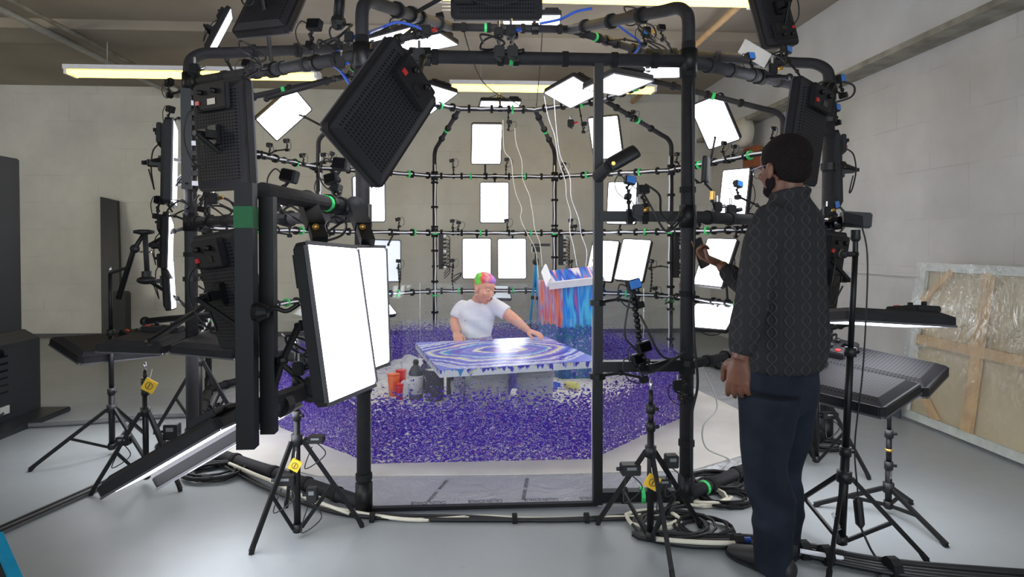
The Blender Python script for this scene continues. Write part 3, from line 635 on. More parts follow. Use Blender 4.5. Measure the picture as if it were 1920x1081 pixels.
PANELS = [
 ([0.13, 7.957, 2.677], [0.074, -0.861, -0.503], [0.022, -0.502, 0.864], 'lit panel tipped downward, top one of the upright column behind the artist', 1),
 ([0.242, 8.349, 1.951], [-0.037, -0.998, 0.0], [0.001, 0.0, 0.999], 'lit panel between the two upper back rails, above the artist', 1),
 ([0.002, 8.354, 1.189], [-0.033, -0.971, -0.05], [0.001, -0.05, 0.99], 'lit panel directly behind the head of the artist', 1),
 ([0.481, 8.35, 1.188], [-0.062, -0.944, 0.1], [0.0, 0.1, 0.98], 'lit panel low on the back side between the artist and the blue-legged tripod', 1),
 ([1.64, 7.939, 1.173], [-0.605, -0.736, 0.305], [0.235, 0.201, 0.951], 'lit panel partly covered by the door frame bar behind the painted plinth', 1),
 ([1.937, 7.522, 1.19], [-0.603, -0.71, 0.365], [0.273, 0.246, 0.93], 'lit panel leaning sideways just past the door frame bar, beside the painted plinth', 1),
 ([2.525, 6.379, 1.197], [-0.795, -0.448, 0.41], [0.373, 0.173, 0.912], 'lit panel behind the raised hand holding the phone', 1),
 ([2.641, 6.693, 2.739], [-0.6, -0.6, -0.45], [-0.40, -0.1, 0.9], 'large slanted lit panel high between the front post and the head of the standing man', 1),
 ([1.628, 7.694, 2.728], [-0.439, -0.78, -0.445], [-0.222, -0.386, 0.895], 'lit panel high behind the upper end of the door frame bar', 1),
 ([1.872, 7.84, 1.918], [-0.525, -0.849, 0.057], [0.053, 0.034, 0.998], 'lit panel at mid height crossed by the padded middle rail of the doorway', 1),
 ([2.668, 6.237, 1.895], [-0.936, -0.343, 0.08], [0.091, -0.017, 0.996], 'lit panel at mid height right in front of the face of the standing man', 1),
 ([0.95, 6.1, 2.90], [-0.25, -0.25, -0.93], [0.421, -0.905, -0.055], 'diamond-looking lit panel facing down under the crown, beside the door frame bar', 0.92),
 ([1.15, 5.0, 2.70], [-0.06, -0.02, -0.991], [0.3, -0.95, -0.1], 'lit panel facing down just behind the top of the door frame bar', 0.95),
 ([1.507, 5.35, 2.92], [-0.075, -0.05, -0.997], [0.941, -0.327, -0.082], 'wide lit panel facing down between door frame bar and front post', 1),
 ([0.28, 7.5, 3.07], [0.025, -0.13, -0.99], [0.993, 0.09, -0.01], 'small flat-looking lit panel facing down above the topmost back rail', 0.88),
 ([-2.166, 7.093, 2.856], [0.6, -0.55, -0.5], [0.62, 0.2, 0.76], 'slanted lit panel between the two big dark panel backs', 1),
 ([-0.516, 6.871, 2.993], [0.1, -0.266, -0.959], [0.609, -0.745, 0.271], 'lit panel peeking out beside the vented back of the big slanted panel', 1),
 ([-1.315, 7.608, 1.934], [0.3, -0.95, -0.05], [0.001, -0.054, 0.999], 'lit panel half hidden under the bottom corner of the big slanted panel', 1),
 ([-1.177, 8.11, 1.168], [0.469, -0.882, 0.053], [-0.004, 0.057, 0.998], 'dimmed grey-white panel just behind the edge of the bright door panels', 1, 'dim'),
 ([-1.30, 3.30, 1.956], [0.5, 0.85, 0.05], [-0.03, -0.04, 1.0], 'large dark panel hanging upright with its back to us above the open door', 1),
 ([-0.427, 2.771, 1.979], [-0.787, 0.604, 0.128], [0.436, 0.396, 0.808], 'big slanted panel showing its perforated back, knobs and red switch over the doorway', 1),
 ([2.12, 4.36, 3.07], [-0.416, 0.899, -0.134], [0.257, -0.025, -0.966], 'dark panel back hanging off the roof above the standing man', 0.95),
 ([1.851, 3.411, 2.025], [-0.6, 0.78, 0.1], [0.13, -0.04, 0.987], 'large ribbed dark panel back rising behind the head of the standing man', 1),
 ([2.1, 3.103, 0.724], [0.051, 0.168, -0.985], [-0.631, 0.77, 0.098], 'table-like panel lying face down, farther of the pair behind the standing man', 1),
 ([1.803, 2.918, 0.673], [0.115, 0.115, -0.987], [-0.531, 0.847, 0.037], 'table-like panel lying face down, nearer of the pair, at the hip of the standing man', 1),
 ([-2.56, 4.40, 0.66], [-0.25, 0.08, -0.95], [0.505, 0.86, -0.074], 'panel lying face down beside the kiosk, its ribbed back up', 1),
 ([-2.13, 4.12, 0.735], [-0.06, 0.0, -0.99], [-0.08, 0.99, 0.0], 'panel lying face down, middle one of the three beside the kiosk', 1),
 ([-1.68, 4.10, 0.72], [-0.12, 0.02, -0.99], [-0.041, 0.999, 0.019], 'panel lying face down next to the open door, last of the three from the kiosk', 1),
 ([-1.156, 3.698, 2.827], [0.349, 0.824, -0.447], [0.217, 0.393, 0.894], 'dark panel back tilting over the top corner of the cage, cut by the picture edge', 1),
 ([0.125, 3.79, 2.97], [0.079, 0.988, 0.131], [-0.997, 0.079, 0.008], 'panel back with red switch hanging level over the middle of the doorway', 1),
 ([0.42, 4.7, 3.08], [-0.019, -0.05, -1.0], [0.995, -0.102, -0.017], 'lit panel facing down just behind the level panel back over the doorway', 0.8),
 ([-1.125, 2.941, 1.183], [0.614, 0.766, 0.191], [-0.2, -0.10, 0.97], 'dark panel back behind the uprights of the open door', 1),
 ([-0.487, 2.263, 1.123], [0.954, -0.249, 0.167], [-0.149, 0.089, 0.985], 'brightest upright panel on the open door, front one of the pair', 1),
 ([-0.482, 2.724, 1.112], [0.947, -0.319, 0.039], [-0.033, 0.025, 0.999], 'bright upright panel on the open door, half covered by the one in front', 1),
 ([2.55, 6.55, 0.60], [-0.5, -0.35, 0.79], [0.62, -0.78, 0.0], 'lit panel lying low and facing upward behind the elbow of the standing man', 1),
 ([-1.30, 7.75, 0.62], [0.5, -0.4, 0.76], [0.62, 0.78, 0.0], 'lit panel lying low and facing upward at the edge of the bright door panels', 1),
 ([-0.68, 5.25, 3.12], [0.15, -0.05, -0.985], [0.93, -0.3, 0.17], 'lit panel facing down inside the bend of the front roof pipe', 0.78),
 ([-0.40, 4.98, 3.0], [0.041, -0.02, -0.999], [0.894, -0.447, 0.028], 'lit panel facing down at the crown beside a red knob', 0.78),
 ([-2.04, 4.28, 1.93], [0.94, 0.36, -0.02], [-0.12, 0.0, 0.99], 'nearly edge-on lit panel on the outside of the big post nearest the kiosk', 1),
 ([-2.10, 5.2, 3.12], [0.85, 0.30, -0.42], [0.35, 0.1, 0.9], 'slim edge-on lit panel poking up above the shoulder of the cage', 0.72),
 ([-2.30, 4.75, 1.38], [0.93, 0.33, 0.0], [-0.45, 0.1, 0.88], 'edge-on lit panel leaning beside the hanging gimbal handle', 0.8),
 ([-2.46, 5.1, 1.10], [0.93, 0.33, 0.05], [-0.15, 0.0, 0.98], 'edge-on lit panel low behind the leaning one beside the gimbal handle', 0.85),
 ([2.62, 4.42, 1.93], [-0.9, 0.42, -0.03], [-0.05, 0.0, 0.99], 'edge-on lit panel on the outside of the post behind the standing man', 1),
 ([2.13, 3.70, 1.20], [-0.55, 0.83, 0.12], [0.1, -0.08, 0.99], 'grey ribbed panel back just behind the elbow side of the standing man', 1),
 ([2.07, 3.05, 0.985], [-0.06, -0.14, -0.98], [0.998, 0.0, -0.05], 'thin-looking lit panel held level above the table-like pair, its glow below', 1),
 ([-1.15, 2.45, 0.58], [0.50, -0.10, -0.86], [0.86, 0.10, 0.50], 'long slanting panel under the open door, nearest the floor, its lit side down', 0.86),
 ([-1.06, 2.75, 0.52], [0.50, -0.10, -0.86], [0.86, 0.10, 0.50], 'slanting panel under the open door, lying behind the lowest one', 1),
 ([0.25, 8.55, 0.72], [0.1, -0.5, 0.85], [1.0, 0.1, 0.0], 'dark panel edge behind the lower back rail beside the artist', 0.8, 'dim'),
]
for p in PANELS: place_panel(*p[:4], sc=p[4], dim=len(p) > 5, plain_=any(k in p[3] for k in ('face down', 'big slanted panel showing', 'held level', 'long slanting', 'lying behind', 'ribbed dark')))

# ================================================================ stage: sheet, shield, canvas, paints
# creased clear sheet over foil covering the floor inside the cage
pc = [(CX+(x-CX)*0.985, CYc+(y-CYc)*0.985) for x, y in posts]
fo = tag(MB().prism(pc, 0.002, 0.006).build('plastic_sheet', M['foil'], at=(0, 0, 0)), 'silvery creased plastic sheet covering the floor inside the cage', 'plastic sheet')
E_T = M['velcro']
M['ink'] = plain('faded_print', (74, 74, 82), 0.5)
for k in range(4):
    mw = Matrix.Translation((-0.26+0.305*k, 3.29+0.004*k, 0.0075)) @ Matrix.Rotation(PI, 4, 'Z') @ Matrix.Diagonal((0.55, 1.25, 1, 1))
    text_mesh('CALLEN SCHAUB', 0.044, mw, 'printed_text', M['ink'], fo, 0.0003)
for (xa, ya, xb_, yb_) in ((-0.265, 3.30, -0.17, 3.62), (0.25, 3.30, 0.30, 3.62)):
    for k in range(2):
        p = V((xa, ya, 0)).lerp(V((xb_, yb_, 0)), 0.22+0.52*k); a_ = math.atan2(yb_-ya, xb_-xa)
        text_mesh('CALLEN SCHAUB', 0.03, Matrix.Translation((p.x, p.y, 0.0075)) @ Matrix.Rotation(a_+PI, 4, 'Z') @ Matrix.Diagonal((0.62, 1, 1, 1)), 'printed_text', M['ink'], fo, 0.0003)
sh = [(-0.95, 3.70), (0.35, 3.655), (1.30, 3.66), (1.95, 4.02), (2.18, 5.0), (1.96, 6.5), (1.1, 7.7), (-0.9, 7.8), (-1.95, 6.6), (-2.1, 5.2), (-1.85, 4.25)]
tag(MB().prism(sh, 0.007, 0.012).build('floor_paper', M['sheet'], at=(0, 0, 0)), 'off-white paper laid around the acrylic screen, dense with blue paint inside it', 'floor paper')

OC = V((0.035, 5.585, 0)); S = 1.41; RO = S/(2*math.sin(PI/8))
def oct_(k): a = -PI/2+PI/8+k*PI/4; return V((OC.x+RO*math.cos(a), OC.y+RO*math.sin(a), 0))
shield = empty('splash_screen', OC, label='clear eight-sided acrylic screen densely spattered with violet paint low down', cat='splash screen')
ZS = 0.013
for k in range(8):
    a, b = oct_(k-1), oct_(k); d = (b-a).normalized(); nrm = V((d.y, -d.x, 0)); th = 0.005
    q = [a+d*0.006, b-d*0.006, b-d*0.006-nrm*th, a+d*0.006-nrm*th]
    MB().prism([(p.x, p.y) for p in q], ZS, 0.915).build('acrylic_sheet', M['shield'], shield)
for k in range(8):
    a = oct_(k); MB().cyl((a.x, a.y, ZS), (a.x, a.y, 0.93), 0.004, 6).build('edge_joint', M['clearpot'], shield)

# the large canvas on its two tubs
def mat_edge():
    m, nt, b, out = newmat('dripped_canvas_edge')
    tc = N(nt, 'ShaderNodeTexCoord'); sp = N(nt, 'ShaderNodeSeparateXYZ'); nt.links.new(tc.outputs['Object'], sp.inputs[0])
    mp = N(nt, 'ShaderNodeMapping'); mp.inputs['Scale'].default_value = (1, 1, 0.05); nt.links.new(tc.outputs['Object'], mp.inputs[0])
    n = N(nt, 'ShaderNodeTexNoise'); n.inputs['Scale'].default_value = 30; n.inputs['Detail'].default_value = 1; nt.links.new(mp.outputs[0], n.inputs['Vector'])
    n2 = N(nt, 'ShaderNodeTexNoise'); n2.inputs['Scale'].default_value = 5; n2.inputs['Detail'].default_value = 0; nt.links.new(tc.outputs['Object'], n2.inputs['Vector'])
    a = N(nt, 'ShaderNodeMath', operation='MULTIPLY_ADD'); a.inputs[1].default_value = 0.16; nt.links.new(n.outputs[0], a.inputs[0]); nt.links.new(sp.outputs['Z'], a.inputs[2])
    g = N(nt, 'ShaderNodeMapRange'); g.inputs[1].default_value = 0.084; g.inputs[2].default_value = 0.090; nt.links.new(a.outputs[0], g.inputs[0])
    col = ramp(nt, n2.outputs[0], [(0.0, lin((60, 50, 190))), (0.42, lin((220, 214, 150))), (0.46, lin((150, 152, 226))), (0.5, lin((50, 40, 170))), (0.56, lin((236, 236, 240))), (0.6, lin((40, 130, 200)))], 'CONSTANT')
    mx = N(nt, 'ShaderNodeMix', data_type='RGBA'); mx.inputs['A'].default_value = (*lin((226, 226, 232)), 1)
    nt.links.new(g.outputs[0], mx.inputs['Factor']); nt.links.new(col, mx.inputs['B']); nt.links.new(mx.outputs['Result'], b.inputs['Base Color']); b.inputs['Roughness'].default_value = 0.35
    return m
M['edge'] = mat_edge()
cv = empty('canvas', mat=Matrix.Translation((0.19, 4.87, 0.515)) @ Matrix.Rotation(math.radians(13.5), 4, 'Z'), label='big square canvas lying flat, poured with swirling blue and white paint', cat='canvas')
MB().box((0, 0, 0.0), (1.19, 1.19, 0.05)).build('stretcher_edge', M['edge'], cv, world=False)
tp = MB().box((0, 0, 0.0265), (1.192, 1.192, 0.004)); tp.build('painted_face', M['swirl'], cv, world=False)
def tub(x, y, r, h, label):
    t = empty('tub', (x, y, ZS), label=label, cat='tub', group='clear tubs holding up the canvas')
    MB().lathe((x, y, ZS), [(r*0.9, 0), (r*0.97, h*0.75), (r, h*0.94), (r*0.93, h*0.94), (r*0.88, 0.006)], 24).build('tub_body', M['clearpot'], t, smooth=True)
    MB().lathe((x, y, ZS+h*0.94), [(r*1.03, 0), (r*1.03, 0.018), (r*0.96, 0.018)], 24).build('lid', M['grey'], t, smooth=True)
    for k in range(2): MB().lathe((x, y, ZS+h*(0.72+0.08*k)), [(r*1.0, 0), (r*1.02, 0.006), (r*1.0, 0.012)], 24).build('rib_band', M['clearpot'], t, smooth=True)
tub(0.10, 4.75, 0.15, 0.475, 'cloudy clear tub under the canvas, one nearer the paint cans')
tub(0.46, 4.80, 0.15, 0.475, 'cloudy clear tub under the canvas, one nearer the pink cup')
tub(0.02, 5.28, 0.13, 0.475, 'cloudy clear tub under the far edge of the canvas')

# painted plinth and the tray of stripes on top
stops = [(0.25, lin((230, 80, 90))), (0.34, lin((240, 150, 100))), (0.40, lin((150, 120, 200))), (0.45, lin((40, 120, 220))), (0.52, lin((60, 180, 225))), (0.57, lin((30, 90, 200))), (0.62, lin((190, 210, 230))), (0.7, lin((225, 60, 110)))]
base = [(0.0, lin((30, 120, 130))), (0.42, lin((70, 50, 180))), (0.5, lin((60, 150, 170))), (0.54, lin((40, 30, 120))), (0.6, lin((150, 150, 220)))]
M['plinthA'] = mat_drips('dripped_plinth_cyan', [(0.3, lin((30, 100, 210))), (0.4, lin((60, 175, 225))), (0.48, lin((30, 120, 225))), (0.54, lin((80, 190, 230))), (0.6, lin((40, 90, 200))), (0.68, lin((220, 90, 120)))], base, 0.60, 0.75, sc=9, zlen=0.12)
M['plinthB'] = mat_drips('dripped_plinth_red', [(0.3, lin((225, 80, 80))), (0.42, lin((240, 140, 110))), (0.48, lin((140, 150, 215))), (0.54, lin((230, 90, 110))), (0.6, lin((160, 190, 220))), (0.68, lin((230, 150, 90)))], base, 0.60, 0.75, sc=16, zlen=0.12)
pl = empty('plinth', (0.94, 6.45, ZS), label='tall box plinth streaked with red and turquoise dripping paint', cat='plinth')
q = atY(1055, 700, 6.2); px0 = q.x
MB().add([(px0, 6.2, ZS), (px0+0.34, 6.22, ZS), (px0+0.34, 6.72, ZS), (px0, 6.7, ZS), (px0, 6.2, 1.0), (px0+0.34, 6.22, 1.0), (px0+0.34, 6.72, 1.0), (px0, 6.7, 1.0)], [(0, 1, 5, 4), (1, 2, 6, 5), (2, 3, 7, 6), (4, 5, 6, 7), (3, 0, 4, 7), (3, 2, 1, 0)]).build('turquoise_front', M['plinthA'], pl)
MB().add([(px0-0.2, 6.5, ZS), (px0-0.002, 6.19, ZS), (px0-0.002, 6.6, ZS), (px0-0.2, 6.7, ZS), (px0-0.2, 6.5, 1.0), (px0-0.002, 6.19, 1.0), (px0-0.002, 6.6, 1.0), (px0-0.2, 6.7, 1.0)], [(0, 1, 5, 4), (1, 2, 6, 5), (2, 3, 7, 6), (4, 5, 6, 7), (3, 0, 4, 7), (3, 2, 1, 0)]).build('red_side', M['plinthB'], pl)
M['stripes'] = mat_drips('striped_pour', [(0.30, lin((225, 50, 80))), (0.42, lin((240, 240, 244))), (0.46, lin((40, 50, 190))), (0.52, lin((50, 140, 220))), (0.56, lin((230, 60, 70))), (0.60, lin((245, 245, 248))), (0.66, lin((50, 60, 200)))], base, -5, -4.9, sc=7, zlen=0.1, ylen=0.06)
tm = Matrix.Translation((0.99, 6.3, 1.06)) @ Matrix.Rotation(math.radians(-6), 4, 'Y') @ Matrix.Rotation(math.radians(20), 4, 'X')
tr = empty('striped_canvas', mat=tm, label='small canvas with red, white and blue stripes tilted on the painted plinth', cat='canvas')
MB().box((0, 0, 0.0), (0.5, 0.34, 0.03)).build('painted_face', M['stripes'], tr, world=False)
MB().box((0, -0.18, 0.0), (0.54, 0.02, 0.075)).build('front_edge', M['white_plastic'], tr, world=False)
MB().box((-0.27, 0.0, 0.04), (0.02, 0.38, 0.10), Matrix.Rotation(0.5, 3, 'Y')).build('raised_edge', M['white_plastic'], tr, world=False)
MB().box((0.27, 0.0, 0.04), (0.02, 0.38, 0.10), Matrix.Rotation(-0.5, 3, 'Y')).build('raised_edge', M['white_plastic'], tr, world=False)

# cups, cans and bottles; each stands on the paper inside the screen
def G(px, py, z=ZS): p = atZ(px, py, z); return p.x, p.y
def cup(px, py, r, h, mat, label, lie=False, cat='cup'):
    x, y = G(px, py)
    if lie:
        R = Matrix.Rotation(math.radians(100), 3, 'Y') @ Matrix.Rotation(0.5, 3, 'X'); c = V((x, y, ZS+r))
    else: R = None; c = V((x, y, ZS))
    t = empty('paint_cup', (x, y, ZS), label=label, cat=cat, group='paint cups on the floor paper')
    MB().lathe(c, [(r*0.72, 0), (r, h), (r*0.93, h), (r*0.66, 0.006)], 20, R).build('cup_body', M[mat], t, smooth=True)
    e = (R @ V((0, 0, h*0.97))) if R else V((0, 0, h*0.97))
    MB().lathe(c+e, [(r*0.99, -0.006), (r*1.07, 0), (r*0.99, 0.006)], 20, R).build('cup_rim', M[mat], t, smooth=True)
M['orange'] = plain('orange_cup', (246, 110, 50), 0.4, var=0.04); M['redcup'] = plain('red_cup', (226, 50, 56), 0.4, var=0.04)
M['pink'] = plain('pink_cup', (226, 40, 100), 0.4, var=0.04); M['ycup'] = plain('pale_yellow_cup', (226, 222, 130), 0.4, var=0.04)
M['purple'] = plain('purple_bottle', (58, 34, 100), 0.3); M['can'] = plain('dark_can', (62, 62, 72), 0.35); M['teal'] = plain('teal_cloth', (30, 165, 165), 0.6)
M['greenc'] = plain('green_lid', (40, 150, 90), 0.5); M['label'] = plain('paper_label', (205, 205, 208), 0.6, var=0.05); M['spoon'] = plain('white_scoop', (215, 215, 220), 0.4, var=0.03)
cup(738, 741, 0.056, 0.20, 'orange', 'orange plastic cup at the cans end of the row, beside the bright panel')
cup(752, 733, 0.05, 0.20, 'redcup', 'red plastic cup half hidden behind the orange cup')
cup(749, 748, 0.04, 0.14, 'redcup', 'small crimson cup behind the white oval scoop')
cup(989, 704, 0.038, 0.10, 'pink', 'bright pink cup standing under the far corner of the canvas')
cup(1060, 728, 0.045, 0.13, 'ycup', 'pale yellow cup tipped on its side by the blue spill', True)
x, y = G(758, 748); o = MB().ball((x, y, 0.10), (0.045, 0.012, 0.085), 16, 10).build('paint_scoop', M['spoon'], smooth=True); tag(o, 'white oval scoop standing against the small crimson cup', 'scoop')
def bottle(px, py, r, h, label, mats=('can', 'label', 'plastic')):
    x, y = G(px, py); t = empty('paint_bottle', (x, y, ZS), label=label, cat='paint bottle', group='paint bottles by the cans')
    MB().lathe((x, y, ZS), [(r*0.92, 0), (r, 0.012), (r, h*0.72), (r*0.6, h*0.86), (r*0.34, h*0.9), (r*0.34, h*0.94)], 20).build('bottle_body', M[mats[0]], t, smooth=True)
    MB().lathe((x, y, ZS+h*0.16), [(r*1.01, 0), (r*1.01, h*0.48)], 20).build('paper_label', M[mats[1]], t, smooth=True)
    MB().lathe((x, y, ZS+h*0.93), [(r*0.42, 0), (r*0.4, h*0.08), (r*0.2, h*0.12)], 14).build('cap', M[mats[2]], t, smooth=True)
bottle(780, 748, 0.063, 0.34, 'large dark paint bottle with a grey label beside the orange cup')
bottle(797, 735, 0.05, 0.30, 'purple paint bottle squeezed between the labelled bottle and the dark can', ('purple', 'purple', 'purple'))
def can(px, py, r, h, label, lid='greenc', mat='can'):
    x, y = G(px, py); t = empty('paint_can', (x, y, ZS), label=label, cat='paint can', group='dark paint cans in front of the canvas')
    MB().lathe((x, y, ZS), [(r, 0), (r, h-0.012), (r*1.03, h-0.01), (r*1.03, h), (r*0.95, h), (r*0.93, h-0.014)], 26).build('can_body', M[mat], t, smooth=True)
    MB().lathe((x, y, ZS+h-0.012), [(r*0.92, 0), (r*0.88, 0.004)], 26).build('lid', M[lid], t)
    a0 = [V((x+r*1.03*math.cos(a), y-r*0.5*abs(math.sin(a))-0.02, ZS+h*0.8-0.07*math.sin(a))) for a in [PI*k/12 for k in range(13)]]
    MB().tube(a0, 0.004, 6).build('wire_handle', M['chrome'], t, smooth=True)
can(815, 748, 0.083, 0.27, 'dark grey paint can with a pale lid, first after the labelled bottle', 'label')
can(856, 740, 0.092, 0.26, 'wide black paint can under the near corner of the canvas', 'plastic', 'plastic')
can(880, 722, 0.085, 0.22, 'black paint can in the shade under the canvas behind the tubs', 'greenc', 'plastic')
x, y = G(858, 752); o = MB().lathe((x, y, ZS), [(0.062, 0), (0.085, 0.17), (0.08, 0.17), (0.058, 0.006)], 4, Matrix.Rotation(PI/4, 3, 'Z')).build('square_tub', M['clearpot']); tag(o, 'see-through square tub in front of the wide black paint can', 'tub')
x, y = G(812, 728); o = MB().lathe((x, y, 0.30), [(0.07, -0.287), (0.06, -0.1), (0.05, 0.0), (0.02, 0.05)], 9).build('folded_cloth', M['teal']); tag(o, 'teal cloth poking up between the bottle and the canvas corner', 'cloth')
# crumpled plastic bag
mb = MB(); x, y = G(772, 705)
mb.ball((x, y, 0.115), (0.19, 0.13, 0.10), 26, 16)
for v in mb.v:
    d = v-V((x, y, 0.115)); v += d*(0.35*(noise.noise(v*9)+0.6*noise.noise(v*22)))
    v.z = max(v.z, 0.014)
tag(mb.build('plastic_bag', M['bag']), 'crumpled see-through plastic bag lying behind the bottles', 'plastic bag')
# paint spill
mb = MB(); x, y = G(1005, 722); n = 40; pts = []
for k in range(n):
    a = 2*PI*k/n; r = 0.20*(1+0.35*noise.noise(V((math.cos(a)*1.7, math.sin(a)*1.7, 3)))+0.25*noise.noise(V((math.cos(a)*5, math.sin(a)*5, 9)))); pts.append((x+1.25*r*math.cos(a), y+r*math.sin(a)))
M['spill'] = plain('wet_blue_paint', (40, 80, 200), 0.1, var=0.6, scale=25)
tag(mb.prism(pts, 0.0125, 0.016).build('paint_spill', M['spill']), 'wet blue paint puddle on the paper next to the tipped yellow cup', 'paint spill')
x, y = G(752, 668); t = empty('paint_tray', (x, y, ZS), label='shallow grey tray with scraps lying behind the plastic bag', cat='tray')
MB().box((x, y, ZS+0.03), (0.26, 0.22, 0.05)).build('tray_body', M['grey'], t)
MB().lathe((x+0.03, y, ZS+0.056), [(0.05, 0), (0.06, 0.02), (0.045, 0.03)], 8).build('scrap', M['cream'], t)

# ================================================================ stands
def stand(name, base, colh, crown_z, feet, label, lean=(0, 0), r=0.014, brace_z=0.05, colour='black_metal', cat='tripod', group='light stands and tripods', top='spigot', bz=None, tagx=None, mid=0.5, bands=()):
    bx_, by_ = base; t = empty(name, (bx_, by_, 0), label=label, cat=cat, group=group)
    P0 = V((bx_, by_, brace_z-0.02)); P1 = V((bx_+lean[0], by_+lean[1], colh)); L = lambda z: P0.lerp(P1, (z-P0.z)/(P1.z-P0.z))
    zc = [P0.z, crown_z+0.12, (crown_z+0.12+colh)/2, colh]
    MB().cyl(L(zc[0]), L(zc[1]), r*1.15, 12).build('column', M[colour], t, smooth=True)
    if colh > crown_z+0.2:
        c2 = MB().cyl(L(zc[1]), L(zc[2]), r*0.95, 12).build('column', M[colour], t, smooth=True); MB().cyl(L(zc[2]), L(zc[3]), r*0.75, 12).build('column', M[colour], t, smooth=True)
        for z in zc[1:3]:
            MB().cyl(L(z-0.02), L(z+0.02), r*1.5, 12).build('locking_collar', M['plastic'], t, smooth=True)
            p = L(z); MB().cyl(p, p+V((0.035, -0.01, 0)), 0.008, 8).build('locking_knob', M['plastic'], t, smooth=True)
    MB().cyl(L(crown_z-0.02), L(crown_z+0.03), r*1.9, 12).build('crown', M['plastic'], t, smooth=True)
    MB().cyl(L(brace_z-0.015), L(brace_z+0.02), r*1.6, 12).build('lower_collar', M['plastic'], t, smooth=True)
    for fx_, fy_ in feet:
        d = V((fx_, fy_, 0)); u = d.normalized(); a = L(crown_z)+u*r*1.8; f = V((bx_+fx_, by_+fy_, 0.012)); m = a.lerp(f, mid)
        lg = MB().bar(a, f, 0.016, 0.02).build('leg', M[colour], t)
        MB().cyl(f-V((0, 0, 0.012)), f+(a-f).normalized()*0.035, 0.012, 8).build('rubber_foot', M['velcro'], lg)
        MB().bar(m, L(brace_z)+u*r*1.4, 0.012, 0.016).build('brace', M[colour], t)
    for z in bands: MB().cyl(L(z-0.006), L(z+0.006), r*1.3, 12).build('brass_band', M['brass'], t, smooth=True)
    if top == 'spigot': MB().cyl(L(colh), L(colh+0.05)+V((0, 0, 0)), 0.008, 10).build('spigot', M['chrome'], t, smooth=True)
    return t, L
def hang_tag(root, p, s=0.05):
    tg = MB().box((p.x, p.y-0.03, p.z-0.02), (s, 0.012, s), Matrix.Rotation(0.5, 3, 'Y')).build('yellow_tag', M['yellow'], root)
    mk = MB(); cc = V((p.x, p.y-0.037, p.z-0.02)); mk.tube([cc+V((s*0.28*math.cos(a), 0, s*0.28*math.sin(a))) for a in [2*PI*k/18 for k in range(18)]], s*0.03, 5, closed=True); mk.bar(cc-V((s*0.1, 0, s*0.16)), cc+V((s*0.1, 0, s*0.16)), s*0.07); mk.build('tag_mark', M['ink'], tg)
    MB().tube([p+V((0, 0.0, 0.07)), p+V((0, -0.02, 0.03)), p+V((0, -0.03, 0.01))], 0.002, 5).build('tag_string', M['cream'], tg)
sA, LA = stand('light_stand', (-0.85, 2.94), 0.90, 0.467, [(-0.165, -0.14), (0.285, 0.10), (-0.16, 0.35)], 'short black tripod with a yellow tag below the open door, legs wide on bare floor', group='tagged light stands')
hang_tag(sA, LA(0.38))
sB, LB = stand('light_stand', (0.80, 2.77), 0.72, 0.436, [(-0.2, 0.23), (0.30, 0.17), (0.01, -0.30)], 'black tripod with a yellow tag and bare silver tip in front of the door frame', group='tagged light stands')
hang_tag(sB, LB(0.33)+V((0, 0.0, 0)), 0.06)
sC, LC = stand('camera_stand', (1.655, 2.68), 1.36, 0.335, [(-0.11, 0.36), (0.32, -0.12), (-0.20, -0.24)], 'tall black stand carrying a compact camera beside the standing man', lean=(0.055, 0), r=0.017, cat='camera stand', group='tall stands', mid=0.55)
sD, LD = stand('light_stand', (2.13, 3.04), 0.58, 0.13, [(-0.34, 0.10), (0.20, 0.10), (0.03, -0.36)], 'slim black stand with brass bands under the table-like panels', group='stands under the flat panels', bands=(0.33, 0.42), brace_z=0.045)
sE, LE = stand('light_stand', (2.12, 3.70), 0.62, 0.50, [(-0.15, 0.36), (0.20, -0.22), (-0.22, -0.2)], 'black tripod with clamps behind the standing man under the ribbed panels', group='stands under the flat panels')
sF, LF = stand('light_stand', (-2.42, 4.2), 1.20, 0.30, [(-0.32, -0.30), (0.30, -0.16), (0.05, 0.34)], 'black stand beside the kiosk that reaches up to a hanging gimbal handle', group='tall stands', r=0.016)
sG, LG = stand('light_stand', (-1.92, 3.66), 0.66, 0.42, [(-0.22, -0.15), (0.25, -0.12), (0.0, 0.33)], 'black tripod with a yellow tag under the flat panels near the kiosk', group='tagged light stands')
hang_tag(sG, LG(0.60)+V((0.04, 0, 0)), 0.07)
sH, LH = stand('light_stand', (-1.98, 4.5), 0.70, 0.55, [(-0.38, 0.12), (0.32, 0.0), (0.1, 0.4)], 'farther black tripod seen between the legs of the tagged one near the kiosk', group='stands under the flat panels')
# maker names along the legs, as printed
M['print'] = plain('white_print', (150, 150, 155), 0.5)
def leg_text(root, p, d, size, rot):
    text_mesh('NEEWER', size, Matrix.Translation(p) @ Matrix.Rotation(rot, 4, 'Y') @ Matrix.Rotation(PI/2, 4, 'X'), 'printed_text', M['print'], root)
leg_text(sC, V((1.655-0.092, 2.68-0.115, 0.19)), None, 0.022, math.radians(66+180-360))
leg_text(sD, LD(0.22)+V((0, -0.018, 0)), None, 0.018, math.radians(90))
